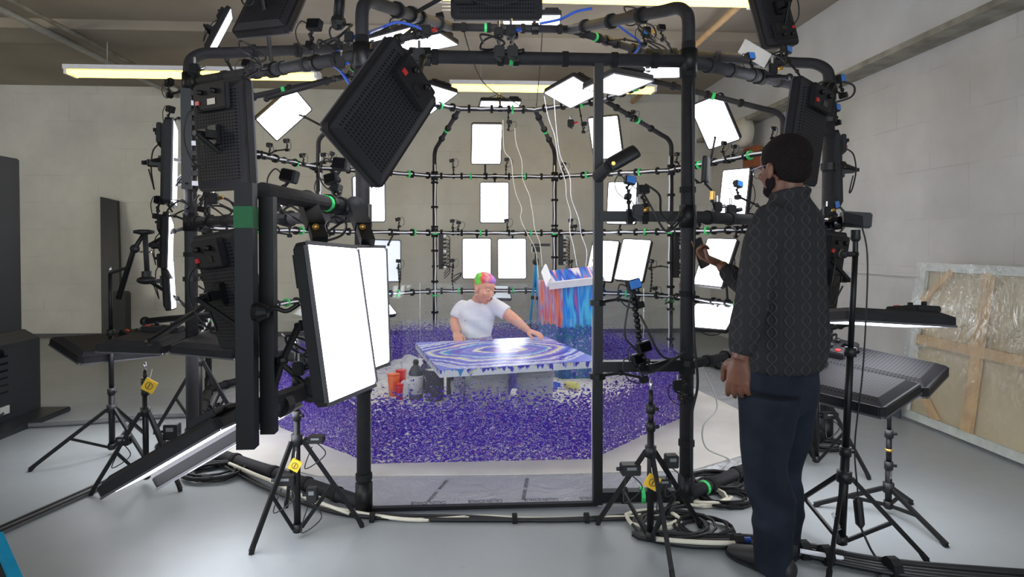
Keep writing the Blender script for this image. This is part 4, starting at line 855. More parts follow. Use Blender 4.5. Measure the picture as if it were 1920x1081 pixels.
# clamps and small power boxes clipped to the tripods
def small_box(c, s, label, mat='plastic', cat='power unit', name='power_unit', lead=None):
    t = empty(name, c, label=label, cat=cat, group='small power units clipped to stands')
    MB().box(c, s).build('unit_body', M[mat], t, bevel=0.004)
    MB().box((c[0], c[1]-s[1]/2-0.002, c[2]+s[2]*0.2), (s[0]*0.5, 0.004, s[2]*0.25)).build('face_plate', M['grey'], t)
    MB().cyl((c[0]-s[0]*0.5-0.02, c[1], c[2]), (c[0]+s[0]*0.5, c[1], c[2]), 0.009, 8).build('clamp_screw', M['black_metal'], t)
    MB().tube(curvy([V(c)+V((0, 0, -s[2]/2)), V(c)+V((0.05, -0.03, -s[2]-0.03)), V(c)+V((-0.04, -0.05, -s[2]-0.09)), V(c)+V((-0.02, 0.0, -s[2]/2-0.02))]), 0.003, 5).build('lead', M['plastic'], t, smooth=True)
small_box((-0.90, 2.93, 0.285), (0.09, 0.05, 0.045), 'black power unit on the tripod below the open door, above the cable loops')
small_box((-0.785, 2.96, 0.20), (0.05, 0.04, 0.07), 'black power unit low on the tripod below the open door')
small_box((-0.77, 2.98, 0.46), (0.075, 0.05, 0.035), 'black clamp unit at the crown of the tripod below the open door')
small_box((0.72, 2.83, 0.34), (0.09, 0.06, 0.05), 'black power unit with green tape beside the yellow tag in front of the door frame')
small_box((0.92, 2.84, 0.37), (0.06, 0.05, 0.06), 'black power unit tilted at the crown of the tripod in front of the door frame')
small_box((0.88, 2.84, 0.27), (0.07, 0.05, 0.04), 'black power unit below the tilted one in front of the door frame')
small_box((2.19, 3.68, 0.33), (0.10, 0.05, 0.04), 'black clamp unit on the tripod behind the standing man')
small_box((-1.78, 3.68, 0.30), (0.08, 0.06, 0.09), 'black power unit on the tagged tripod near the kiosk')
small_box((-2.02, 3.62, 0.27), (0.07, 0.05, 0.05), 'black power unit with a yellow light on the tagged tripod near the kiosk')

# blue-legged camera tripod behind the artist
t = empty('camera_tripod', (0.72, 7.0, 0), label='tall tripod with bright blue legs behind the painted plinth', cat='camera tripod')
M['bluealu'] = plain('blue_anodised', (40, 130, 180), 0.35, 0.3)
top = atY(1005, 490, 7.0)
for fx_, k in ((985, 0), (1007, 1), (1024, 2)):
    f = atY(fx_, 660, 7.0); f.y += (-0.1, -0.35, 0.25)[k]; f.z = 0.02
    lg = MB().cyl(top, f, 0.013, 8).build('leg', M['bluealu'], t)
    for q_ in (0.35, 0.62, 0.85): p = top.lerp(f, q_); MB().cyl(p-V((0, 0, 0.02)), p+V((0, 0, 0.02)), 0.019, 8).build('leg_lock', M['plastic'], lg)
MB().cyl(top-V((0, 0, 0.3)), top+V((0, 0, 0.1)), 0.015, 8).build('centre_column', M['black_metal'], t)
MB().box(top+V((0, 0, 0.14)), (0.09, 0.06, 0.06)).build('head', M['plastic'], t); MB().box(top+V((0.05, 0, 0.19)), (0.22, 0.05, 0.03)).build('plate', M['plastic'], t)
MB().ball(top, 0.045, 10, 6).build('shoulder', M['plastic'], t)

# compact camera on the tall stand
P = LC(1.36); t = empty('compact_camera', P, label='compact camera with a flipped-out screen on the tall stand', cat='camera')
MB().tube([P, P+V((0, 0, 0.05))], 0.012, 10).build('mount_screw', M['plastic'], t)
MB().ball(P+V((0, 0, 0.065)), 0.022, 12, 8).build('ball_head', M['plastic'], t, smooth=True); MB().cyl(P+V((0, 0, 0.07)), P+V((0.0, 0, 0.10)), 0.02, 12).build('ball_clamp', M['plastic'], t)
MB().cyl(P+V((-0.05, 0, -0.01)), P+V((0.01, 0, -0.01)), 0.012, 10).build('side_knob', M['plastic'], t); MB().ball(P+V((-0.055, 0, -0.01)), 0.02, 10, 6).build('knob', M['plastic'], t)
Rz = Matrix.Rotation(math.radians(-8), 3, 'Z') @ Matrix.Rotation(math.radians(4), 3, 'Y'); c = P+V((0.0, 0, 0.145))
MB().box(c, (0.125, 0.05, 0.07), Rz).build('camera_body', M['plastic'], t, bevel=0.006)
MB().cyl(c+V((-0.05, 0.02, -0.012)), c+V((-0.095, 0.07, -0.018)), 0.03, 18).build('lens', M['lens'], t, smooth=True)
MB().box(c+V((-0.045, -0.05, 0.0)), (0.085, 0.008, 0.06), Matrix.Rotation(math.radians(-35), 3, 'X') @ Matrix.Rotation(0.3, 3, 'Y')).build('flip_screen', M['kiosk'], t)
MB().tube(curvy([c+V((0.03, 0, -0.03)), P+V((0.045, -0.02, -0.05)), P+V((0.03, -0.02, -0.5)), LC(0.5)+V((0.03, -0.02, 0)), LC(0.3)+V((0.045, -0.03, 0)), LC(0.2)+V((0.05, -0.04, 0))], 8), 0.0035, 6).build('cable', M['plastic'], t, smooth=True)
MB().tube([LC(0.26)+V((0.045, -0.035, 0)), LC(0.24)+V((0.047, -0.035, 0)), LC(0.14)+V((0.06, -0.04, 0)), LC(0.12)+V((0.065, -0.04, 0))], [0.006, 0.02, 0.02, 0.006], 10).build('cable_switch', M['plastic'], t)
MB().tube(curvy([LC(0.12)+V((0.065, -0.04, 0)), V((1.74, 2.6, 0.05)), V((1.72, 2.5, 0.012)), V((1.55, 2.3, 0.012)), V((1.2, 2.0, 0.012))], 8), 0.005, 6).build('lower_cable', M['plastic'], t, smooth=True)

# gimbal handle hanging from the stand by the kiosk
Yg = 4.2; t = empty('gimbal_rig', atY(236, 505, Yg), label='articulated arm with a round plate on top and a gimbal handle hanging from it', cat='gimbal rig')
A = LF(1.2); B = atY(270, 437, Yg)
MB().tube([atY(222, 560, Yg), atY(250, 470, Yg), B], [0.018, 0.016, 0.012], 10).build('slanted_arm', M['black_metal'], t, smooth=True)
MB().cyl(A, atY(243, 500, Yg), 0.01, 8).build('link', M['plastic'], t)
MB().lathe(B+V((0, 0, 0.0)), [(0.02, -0.01), (0.062, 0.0), (0.062, 0.018), (0.03, 0.025)], 22).build('round_plate', M['plastic'], t, smooth=True)
MB().cyl(atY(272, 440, Yg), atY(276, 512, Yg), 0.016, 12).build('handle_tube', M['foam'], t, smooth=True)
g = atY(275, 525, Yg); MB().ball(g, (0.062, 0.05, 0.028), 18, 10).build('motor_housing', M['plastic'], t, smooth=True); MB().cyl(g+V((0, 0, 0.02)), g+V((0, 0, 0.06)), 0.03, 14).build('collar', M['plastic'], t)
MB().ball(atY(253, 466, Yg), 0.03, 10, 7).build('joint', M['plastic'], t)
MB().cyl(atY(262, 472, Yg), atY(284, 472, Yg), 0.006, 8).build('cross_pin', M['chrome'], t)

# ================================================================ things along the walls
# kiosk: slab tower on a deeper base with a foot plate
xk = -3.66; t = empty('kiosk', (xk-0.3, 4.5, 0), label='tall black freestanding kiosk with vent slots low on its back', cat='kiosk')
MB().prism([(xk-0.42, 3.6), (xk-0.03, 3.6), (xk-0.03, 5.2), (xk-0.42, 5.2)], 0.66, 2.08).build('tower', M['kiosk'], t, bevel=0.01)
b = MB(); b.add([(xk-0.5, 3.55, 0.03), (xk+0.05, 3.55, 0.03), (xk+0.05, 5.28, 0.03), (xk-0.5, 5.28, 0.03), (xk-0.5, 3.55, 0.62), (xk+0.05, 3.55, 0.62), (xk+0.05, 5.28, 0.62), (xk-0.5, 5.28, 0.62), (xk-0.45, 3.6, 0.70), (xk-0.02, 3.6, 0.70), (xk-0.02, 5.21, 0.70), (xk-0.45, 5.21, 0.70)],
 [(3, 2, 1, 0), (0, 1, 5, 4), (1, 2, 6, 5), (2, 3, 7, 6), (3, 0, 4, 7), (4, 5, 9, 8), (5, 6, 10, 9), (6, 7, 11, 10), (7, 4, 8, 11), (8, 9, 10, 11)]); b.build('base_cabinet', M['kiosk'], t)
MB().prism([(xk-0.55, 3.4), (xk+0.28, 3.4), (xk+0.28, 5.3), (xk-0.55, 5.3)], 0.0, 0.04).build('foot_plate', M['kiosk'], t, bevel=0.008)
MB().box((xk+0.053, 4.85, 0.36), (0.008, 0.62, 0.46)).build('service_door', M['kiosk'], t, bevel=0.003)
for k in range(6): MB().box((xk+0.059, 4.85, 0.26+0.055*k), (0.006, 0.13, 0.014)).build('vent_slot', M['lens'], t)
MB().lathe((xk+0.058, 4.85, 0.56), [(0.035, 0), (0.03, 0.006)], 14, Matrix.Rotation(PI/2, 3, 'Y')).build('round_vent', M['lens'], t)
MB().box((xk+0.06, 4.87, 0.125), (0.02, 0.09, 0.06)).build('power_inlet', M['lgrey'], t)
MB().tube(curvy([(xk+0.07, 4.85, 0.11), (xk+0.12, 4.7, 0.09), (xk+0.14, 4.6, 0.06), (xk+0.2, 4.58, 0.03)]), 0.008, 6).build('mains_lead', M['plastic'], t, smooth=True)
# plank panel and speaker box leaning by the back wall
a0, a1 = atY(193, 612, 9.0), atY(175, 368, 9.2); t = empty('tall_board', (a0.x, 9.1, 0), label='narrow tall dark board standing against the back wall', cat='board')
MB().add([(a0.x-0.02, 9.0, 0), (a0.x+0.26, 8.98, 0), (a0.x+0.26, 9.04, 0), (a0.x-0.02, 9.06, 0), (a1.x, 9.36, 2.08), (a1.x+0.25, 9.34, 2.02), (a1.x+0.25, 9.40, 2.02), (a1.x, 9.42, 2.08)], [(3, 2, 1, 0), (4, 5, 6, 7), (0, 1, 5, 4), (1, 2, 6, 5), (2, 3, 7, 6), (3, 0, 4, 7)]).build('board_face', M['kiosk'], t)
MB().box((a0.x+0.27, 8.98, 0.36), (0.18, 0.14, 0.72), ch=0.03).build('foot_block', M['kiosk'], t)
# wall-mounted bell box on the far side wall
p = V((XR-0.10, 7.95, 2.84)); t = empty('wall_box', p, label='pale wall box with a round beige lid and an orange-brown board below it', cat='wall box')
MB().box(p+V((0, 0.22, 0)), (0.2, 0.36, 0.42)).build('box_body', M['lgrey'], t, bevel=0.01)
MB().lathe(p+V((-0.05, -0.12, 0)), [(0.19, 0), (0.19, 0.1), (0.15, 0.15)], 22, Matrix.Rotation(-PI/2, 3, 'Y')).build('round_lid', M['cream'], t, smooth=True)
MB().box(p+V((0.02, -0.1, -0.32)), (0.1, 0.34, 0.26)).build('backing_board', M['brown'], t)
# stretched canvas, seen from behind, wrapped in film
t = empty('wrapped_canvas', (XR-0.15, 3.4, 0), label='large film-wrapped stretched canvas leaning on the side wall, wooden bars showing', cat='canvas')
YA, YC2, HT = 4.72, 1.9, 1.22
M['rawcanvas'] = plain('raw_canvas', (206, 186, 152), 0.9, var=0.06, scale=3)
def LP(y, h, off=0.0): return V((XR-0.24+0.16*h/HT-off, y, 0.02+h))
def wbar(y0, h0, y1, h1, w, name, mat='wood', off=0.025): 
    a = LP(y0, h0, off); b = LP(y1, h1, off); n_ = V((-1, 0, 0.13)).normalized(); return MB().bar(a, b, w, 0.03, up=n_).build(name, M[mat], t)
MB().add([LP(YA, 0, 0), LP(YC2, 0, 0), LP(YC2, HT, 0), LP(YA, HT, 0), LP(YA, 0, -0.02), LP(YC2, 0, -0.02), LP(YC2, HT, -0.02), LP(YA, HT, -0.02)], [(0, 1, 2, 3), (7, 6, 5, 4), (0, 4, 5, 1), (1, 5, 6, 2), (2, 6, 7, 3), (3, 7, 4, 0)]).build('canvas_back', M['rawcanvas'], t)
M['paleedge'] = plain('folded_canvas_edge', (214, 212, 204), 0.8)
for a in ((YA-0.03, 0, YA-0.03, HT), (YC2+0.03, 0, YC2+0.03, HT), (YA, 0.03, YC2, 0.03), (YA, HT-0.03, YC2, HT-0.03)): wbar(*a, 0.06, 'stretcher_bar', 'paleedge')
wbar(YA-0.06, 0.62, YC2, 0.62, 0.075, 'cross_bar')
for yy in (4.08, 3.35, 2.6): wbar(yy, 0.05, yy, HT-0.05, 0.08, 'upright_bar')
wbar(YA-0.05, 0.34, YA-0.36, 0.05, 0.05, 'corner_brace'); wbar(YA-0.05, HT-0.3, YA-0.32, HT-0.05, 0.05, 'corner_brace')
MB().add([LP(YA+0.01, -0.01, 0.075), LP(YC2, -0.01, 0.075), LP(YC2, HT+0.01, 0.075), LP(YA+0.01, HT+0.01, 0.075), LP(YA+0.01, -0.01, 0.07), LP(YC2, -0.01, 0.07), LP(YC2, HT+0.01, 0.07), LP(YA+0.01, HT+0.01, 0.07)], [(0, 1, 2, 3), (7, 6, 5, 4), (0, 4, 5, 1), (1, 5, 6, 2), (2, 6, 7, 3), (3, 7, 4, 0)]).build('clear_film', M['film'], t)
p = LP(YA+0.02, 0.09, 0.10); t = empty('info_packet', p, label='small dark packet with a white label at the bottom corner of the wrapped canvas', cat='packet')
MB().box(p, (0.02, 0.17, 0.20)).build('packet_body', M['can'], t); MB().box(p+V((-0.012, -0.02, 0.05)), (0.004, 0.08, 0.05)).build('packet_label', M['white_plastic'], t)

# floor cable channel and hose
p0, p1 = atZ(-60, 1025), atZ(452, 795); t = tag(MB().bar(V((p0.x, p0.y, 0.008)), V((p1.x, p1.y, 0.008)), 0.075, 0.016).build('cable_channel', M['skirting']), 'flat dark cable channel running across the floor towards the cage', 'cable channel')
d = (p1-p0).normalized()
for s in (-1, 1): 
    o_ = V((-d.y, d.x, 0))*0.022*s; MB().bar(V((p0.x, p0.y, 0.018))+o_, V((p1.x, p1.y, 0.018))+o_, 0.016, 0.008).build('channel_ridge', M['plastic'], t)
tag(MB().tube(curvy([V((*atZ(38, 803).xy, 0.02)), V((*atZ(150, 797).xy, 0.02)), V((*atZ(300, 785).xy, 0.02)), V((*atZ(420, 782).xy, 0.02))]), 0.018, 8).build('floor_hose', M['skirting'], smooth=True), 'thick grey hose lying on the floor from the kiosk to the cage', 'hose')
# corner of a blue-edged case by the photographer's feet
t = empty('equipment_case', (-1.62, 1.75, 0), label='corner of a black case with a sloping bright blue edge, by the bottom corner', cat='case')
M['cyan'] = plain('blue_edge', (20, 140, 180), 0.4)
q0, q1 = atY(-6, 1008, 1.8), atY(34, 1100, 1.7)
MB().bar(q0, q1, 0.022, 0.04).build('blue_edge', M['cyan'], t)
MB().add([q0+V((-0.02, 0, 0)), q1+V((-0.02, 0, 0)), V((q1.x-0.02, q1.y, 0)), V((q0.x-0.02, q0.y, 0)), q0+V((-0.4, 0, 0)), q1+V((-0.4, 0, 0)), V((q1.x-0.4, q1.y, 0)), V((q0.x-0.4, q0.y, 0))], [(0, 1, 2, 3), (7, 6, 5, 4), (0, 4, 5, 1), (1, 5, 6, 2), (2, 6, 7, 3), (3, 7, 4, 0)]).build('case_body', M['plastic'], t)

# ================================================================ action cameras on the cage
def make_cam(face):
    r = empty('action_camera', mat=Matrix(), label='x', cat='action camera', group='small action cameras clamped to the cage pipes')
    b = MB().box((0, 0, 0.085), (0.062, 0.034, 0.046)).build('camera_body', M['plastic'], r, bevel=0.004)
    MB().cyl((0.014, -0.017, 0.093), (0.014, -0.026, 0.093), 0.012, 12).build('lens', M['lens'], b, smooth=True)
    MB().box((0, 0.019, 0.085), (0.05, 0.006, 0.036)).build('rear_screen', M[face], b)
    a = MB(); a.tube([(0, 0, 0.0), (0, 0, 0.025), (0.012, 0.0, 0.04), (0, 0, 0.062)], 0.006, 8); a.ball((0, 0, 0.025), 0.011, 8, 6); a.ball((0.012, 0, 0.042), 0.010, 8, 6)
    a.build('ball_arm', M['black_metal'], r)
    MB().box((0, 0, -0.006), (0.03, 0.04, 0.03)).build('clamp', M['black_metal'], r, bevel=0.003)
    MB().tube(curvy([(0.032, 0, 0.085), (0.065, 0.005, 0.10), (0.085, 0.005, 0.06), (0.07, 0.0, 0.015), (0.04, 0, -0.01), (0.0, 0, -0.02)]), 0.0028, 5).build('usb_lead', M['plastic'], r, smooth=True)
    return r
CAMP = {'black': make_cam('lens'), 'blue': make_cam('blue')}
for c_ in CAMP.values(): snapshot(c_)
cused = set()
def put_cam(px, py, Y, kind, label, s=1.0, roll=0.0, flip=None):
    """px,py: where the camera body shows; Y: its distance into the room"""
    p = atY(px, py, Y); d, q, dr, rr = near_rail(p); inward = V((CX-p.x, CYc-p.y, 0)).normalized()
    look = inward if flip is None else V(flip).normalized()
    yax = -look; z = V((math.sin(roll)*look.y, -math.sin(roll)*look.x, math.cos(roll))).normalized(); x = yax.cross(z).normalized(); z = x.cross(yax)
    mw = Matrix(((x.x, yax.x, z.x, 0), (x.y, yax.y, z.y, 0), (x.z, yax.z, z.z, 0), (0, 0, 0, 1)))
    loc = p-(mw.to_3x3() @ V((0, 0, 0.085)))*s
    mw = Matrix.Translation(loc) @ mw @ Matrix.Scale(s, 4)
    pr = CAMP[kind]
    if kind not in cused: r = pr; r.matrix_world = mw; WM[r.name] = mw.copy(); r['label'] = label; cused.add(kind)
    else: r = copy_tree(pr, mw, label)
    for ch in ALLCH_of(r): WM[ch.name] = mw.copy()
    d, q, dr, rr = near_rail(loc)
    if 0.03 < d < 0.7:
        m = MB(); mid = loc.lerp(q, 0.5)+V((0, 0, 0.02)); m.tube([loc, mid], 0.008, 6); m.tube([mid, q], 0.008, 6); m.ball(mid, 0.014, 8, 6); m.cyl(q-dr*0.015, q+dr*0.015, rr+0.012, 10)
        m.build('extension_arm', M['black_metal'], r)
    return r
bk, bl = 'black', 'blue'
CAMS = [
 (847, 301, 8.25, bk, 'above the upper back rail just past the back post on the door side'), (950, 299, 8.3, bk, 'above the upper back rail beside the middle column panels'),
 (1057, 307, 8.2, bk, 'above the upper back rail just past the hanging white cords'), (746, 411, 8.0, bk, 'on the middle back rail above the dimmed panel'),
 (848, 414, 8.25, bk, 'first of two side by side on the middle back rail'), (860, 417, 8.25, bk, 'second of two side by side on the middle back rail'),
 (949, 413, 8.3, bk, 'at the lower corner of the middle column panel'), (1070, 413, 8.2, bk, 'on the middle back rail beyond the white cords'),
 (1078, 424, 8.2, bl, 'low on the middle back rail beyond the white cords'), (955, 229, 7.1, bl, 'hanging under the topmost back rail beside the tilted panel'),
 (505, 272, 6.3, bk, 'on the upper rail at the edge of the large upright dark panel'), (537, 264, 6.4, bk, 'raised highest over the upper rail beside the large upright dark panel'),
 (567, 291, 6.7, bk, 'knotted on the upper rail between the two big dark panels'), (606, 290, 7.2, bk, 'on the upper rail just before the post under the big slanted panel'),
 (622, 288, 7.2, bk, 'on the upper rail just after the post under the big slanted panel'), (1181, 338, 3.25, bl, 'above the door frame middle rail, on the door bar side'),
 (1206, 355, 3.2, bk, 'above the middle of the door frame middle rail'), (1384, 345, 4.0, bl, 'facing us in front of the face of the standing man'),
 (1309, 421, 6.9, bl, 'low behind the front post next to the raised phone'), (1380, 427, 6.3, bl, 'above the bright panel behind the raised hand'),
 (1357, 268, 6.5, bk, 'under the lower corner of the slanted high panel'), (1376, 274, 6.4, bl, 'right next to the lower corner of the slanted high panel'),
 (1269, 289, 7.2, bl, 'on the back post seen just before the thick front post'), (1449, 241, 5.9, bl, 'on the roof pipe bend above the head of the standing man'),
 (1406, 106, 3.7, bl, 'on the top front pipe under the dark roof panel'), (1476, 94, 4.1, bl, 'hanging beside the dark roof panel above the standing man'),
 (1575, 148, 4.2, bl, 'sticking out farthest at the outer shoulder of the cage', 1.3), (1566, 202, 4.25, bl, 'on the outer side just under the shoulder of the cage', 1.2),
 (1564, 384, 4.2, bl, 'on the outer side of the cage at elbow height of the man', 1.2), (1188, 533, 3.15, bl, 'on top of the beaded gooseneck in front of the clear screen', 1.2),
 (1228, 540, 7.3, bl, 'low near the back rail beyond the beaded gooseneck'), (1221, 489, 7.3, bk, 'on top of a thin beaded rod beyond the leaning panels'),
 (375, 155, 4.15, bk, 'on the pipe bend at the kiosk shoulder of the cage'), (318, 155, 4.2, bk, 'hanging out beside the end of the yellowish tube light'),
 (320, 205, 4.2, bk, 'just above the edge-on panel nearest the kiosk'), (382, 180, 4.1, bk, 'between the big post and the large upright dark panel'),
 (300, 375, 4.2, bk, 'sticking out towards the kiosk below the edge-on panel', 1.2), (383, 360, 4.0, bk, 'lit edge one beside the foot of the large upright dark panel', 1.2),
 (543, 330, 2.9, bk, 'large square one above the open door rail', 1.3), (640, 308, 3.0, bk, 'one with a pale screen under the big slanted panel', 1.3),
 (590, 47, 3.4, bk, 'large one with a white sticker high on the front pipes', 1.3), (622, 335, 3.0, bk, 'dark one under the pale-screened one by the open door rail', 1.1),
 (612, 420, 5.2, bl, 'seen under the open door rail between the brackets'), (543, 421, 5.2, bl, 'seen under the open door rail beside the second upright'),
 (848, 488, 8.2, bk, 'on top of a beaded rod beside the power strip behind the artist'), (747, 489, 8.1, bk, 'in front of the dimmed grey-white panel'),
 (1070, 490, 8.1, bk, 'on a short rod above the striped canvas'), (385, 498, 4.3, bk, 'on a bristling rod behind the open door panels'),
 (1240, 52, 4.6, bk, 'in the tangle at the crown above the door frame'), (1210, 62, 4.4, bl, 'blue-cased in the tangle at the crown above the door frame'),
 (1188, 210, 6.8, bl, 'below the upper crown beside the door frame bar'), (960, 65, 3.3, bk, 'between the two brackets over the middle of the front beam'),
 (1095, 232, 6.9, bk, 'beside the red knob under the topmost back rail'), (1197, 672, 3.15, bk, 'on the lower door frame rail at the foot of the gooseneck', 1.2),
 (1207, 650, 3.12, bk, 'stacked just above the lower door frame rail on the gooseneck', 1.2), (1275, 720, 3.15, bk, 'clamped low on the thick front post'),
 (825, 30, 4.8, bk, 'in the crown tangle beside the coiled cream wire'), (1548, 470, 3.9, bk, 'on the outer side behind the shoulder blade of the man'),
 (780, 100, 3.2, bk, 'where the big slanted panel hangs from the front beam', 1.1), (465, 120, 3.5, bk, 'over the top corner of the large upright dark panel'),
]
for c_ in CAMS:
    s_ = c_[5] if len(c_) > 5 else 1.0
    flip = (CX-atY(c_[0], 0, c_[2]).x, 3.0, -0.5) if c_[2] < 5 else None
    put_cam(c_[0], c_[1], c_[2], c_[3], 'small camera '+c_[4], s_, roll=0.25*math.sin(c_[0]*1.3), flip=flip)
# beaded goosenecks
def gooseneck(pts, label, r=0.012, nb=None):
    pts = curvy(pts, 4); t = empty('gooseneck_arm', pts[0], label=label, cat='flexible arm', group='beaded flexible arms')
    MB().tube(pts, r*0.5, 6).build('core', M['plastic'], t)
    b = MB()
    for p in pts: b.ball(p, r, 8, 6)
    b.build('bead_chain', M['black_metal'], t, smooth=True)
    return t
gooseneck([atY(1198, 672, 3.18), atY(1198, 630, 3.15), atY(1193, 590, 3.14), atY(1186, 548, 3.15)], 'beaded gooseneck rising from the lower door frame rail', 0.018)
gooseneck([atY(850, 543, 8.2), atY(848, 520, 8.2), atY(850, 497, 8.2)], 'thin beaded arm beside the power strip behind the artist', 0.015)
gooseneck([atY(1220, 545, 7.3), atY(1222, 520, 7.3), atY(1221, 496, 7.3)], 'thin beaded arm beyond the leaning panels', 0.015)
gooseneck([atY(748, 540, 8.05), atY(750, 515, 8.05), atY(747, 497, 8.05)], 'thin beaded arm in front of the dimmed panel', 0.015)
gooseneck([atY(385, 570, 4.35), atY(392, 540, 4.3), atY(386, 508, 4.3)], 'bristling beaded arm behind the open door panels', 0.018)

# battery packs and clamps
def pack(c, d, L, r, label):
    d = V(d).normalized(); a = V(c)-d*L/2; b = V(c)+d*L/2
    t = empty('battery_pack', c, label=label, cat='battery pack', group='battery packs on clamps')
    MB().loft([(a, d.orthogonal().normalized()*r*0.8, d.cross(d.orthogonal()).normalized()*r*0.4), (a.lerp(b, 0.1), d.orthogonal().normalized()*r, d.cross(d.orthogonal()).normalized()*r*0.55), (a.lerp(b, 0.9), d.orthogonal().normalized()*r, d.cross(d.orthogonal()).normalized()*r*0.55), (b, d.orthogonal().normalized()*r*0.8, d.cross(d.orthogonal()).normalized()*r*0.4)], 16).build('pack_body', M['plastic'], t, smooth=True)
    return t, a, b
t, a, b = pack(atY(1168, 296, 3.05), (0.8, 0.0, 0.45), 0.16, 0.045, 'rounded black battery pack slanting off the door frame bar')
MB().tube([a, atY(1122, 330, 3.18)], [0.03, 0.035], 12).build('holder_arm', M['foam'], t); MB().cyl(a.lerp(b, 0.1)+V((0, -0.035, 0)), a.lerp(b, 0.1), 0.010, 12).build('brass_screw', M['brass'], t)
t, a, b = pack(atY(1323, 318, 3.4), (0.05, 0, 1), 0.15, 0.036, 'upright black battery pack with a brass stud beside the front post')
q = atY(1336, 358, 3.4); MB().tube([a, q, atY(1334, 380, 3.4)], 0.008, 8).build('holder_arm', M['black_metal'], t); MB().cyl(q, atY(1335, 374, 3.4), 0.014, 10).build('brass_stud', M['brass'], t)
MB().tube([atY(1335, 374, 3.4), atY(1340, 392, 3.45)], 0.008, 6).build('post_clamp', M['black_metal'], t)
MB().tube([a+V((-0.03, 0, 0)), atY(1302, 335, 3.4), atY(1306, 343, 3.4), atY(1316, 342, 3.4)], 0.005, 6).build('ring', M['plastic'], t)
# red-knobbed clamps and big brackets carrying the panels at the front
def clamp(c, size, kn, label, q=None):
    t = empty('grip_clamp', c, label=label, cat='clamp', group='grip clamps on the pipes'); c = V(c)
    MB().box(c, (size, size*0.7, size*1.2)).build('jaw', M['black_metal'], t, bevel=size*0.12)
    MB().cyl(c+V((size*0.4, 0, 0)), c+V((size*1.1, 0, 0.01)), size*0.22, 10).build('clamp_knob', M[kn], t, smooth=True)
    MB().cyl(c+V((0, 0, size*0.5)), c+V((0, 0, size*1.3)), size*0.13, 8).build('stud', M['chrome'], t)
    MB().bar(c+V((-size*0.5, -size*0.4, -size*0.5)), c+V((size*0.2, -size*0.4, -size*0.9)), size*0.2).build('tommy_bar', M['black_metal'], t)
for c_, sz, kn, lb in [
 (atY(936, 98, 3.16), 0.055, 'plastic', 'first of two matching clamps at the middle of the front beam'), (atY(961, 98, 3.16), 0.055, 'plastic', 'second of two matching clamps at the middle of the front beam'),
 (atY(935, 62, 3.25), 0.05, 'plastic', 'clamp stacked above the first one at the middle of the front beam'), (atY(958, 58, 3.25), 0.05, 'blue2', 'blue-knobbed clamp above the middle of the front beam'),
 (atY(800, 58, 3.3), 0.05, 'red', 'red-knobbed clamp above the big slanted panel'), (atY(1070, 231, 6.9), 0.07, 'red', 'red-knobbed clamp hanging under the topmost back rail'),
 (atY(786, 105, 3.14), 0.06, 'plastic', 'clamp gripping the front beam where the big slanted panel hangs'), (atY(1195, 395, 3.12), 0.055, 'brass', 'clamp at the middle of the door frame middle rail'),
 (atY(1270, 722, 3.1), 0.045, 'plastic', 'clamp low on the thick front post, just under the lower rail'), (atY(600, 385, 2.95), 0.05, 'brass', 'clamp with an amber stud on the open door rail'),
 (atY(1212, 60, 4.4), 0.06, 'brass', 'yellow-lit clamp in the tangle at the crown'), (atY(1448, 130, 3.9), 0.06, 'brass', 'clamp with an amber stud at the outer shoulder'),
 (atY(1550, 395, 4.1), 0.05, 'brass', 'clamp with an amber stud behind the standing man'), (atY(400, 372, 4.0), 0.06, 'brass', 'clamp on the big post below the large upright panel'),
 (atY(365, 130, 4.1), 0.06, 'chrome', 'silvery clamp on the pipe bend near the kiosk'), (atY(515, 385, 3.0), 0.05, 'chrome', 'silvery clamp between the two uprights of the open door'),
 (atY(585, 722, 2.6), 0.06, 'chrome', 'silvery clamp under the open door panels'), (atY(560, 690, 2.7), 0.05, 'plastic', 'black clamp on the lower rail of the open door'),
 (atY(1370, 395, 3.5), 0.06, 'plastic', 'clamp at the end of the padded rail by the chest of the man'), (atY(1345, 388, 3.45), 0.05, 'chrome', 'silvery clamp on the padded rail under the battery pack'),
 (atY(640, 118, 3.25), 0.05, 'blue2', 'blue-knobbed clamp at the front corner pipe joint'), (atY(655, 70, 3.4), 0.05, 'blue2', 'blue-knobbed clamp high beside the front corner pipe')]:
    clamp(c_, sz, kn, lb)
for (a, b, c_, lb) in [((575, 375), (592, 425), (600, 452), 'cranked black bracket holding the front door panel, first of two'), ((665, 385), (680, 425), (690, 455), 'cranked black bracket holding the front door panel, second of two')]:
    t = empty('panel_bracket', atY(*a, 2.75), label=lb, cat='bracket', group='cranked brackets on the open door')
    Yb = 2.7 if a[0] < 600 else 2.95
    MB().bar(atY(*a, Yb), atY(*b, Yb-0.1), 0.07, 0.05).build('upper_arm', M['black_metal'], t); MB().bar(atY(*b, Yb-0.1), atY(*c_, Yb-0.2), 0.06, 0.04).build('lower_arm', M['black_metal'], t)
    MB().cyl(atY(*b, Yb-0.13), atY(*b, Yb-0.17), 0.014, 12).build('pivot_bolt', M['brass'], t, smooth=True); MB().ball(atY(*a, Yb), 0.045, 12, 8).build('shoulder', M['foam'], t, smooth=True)
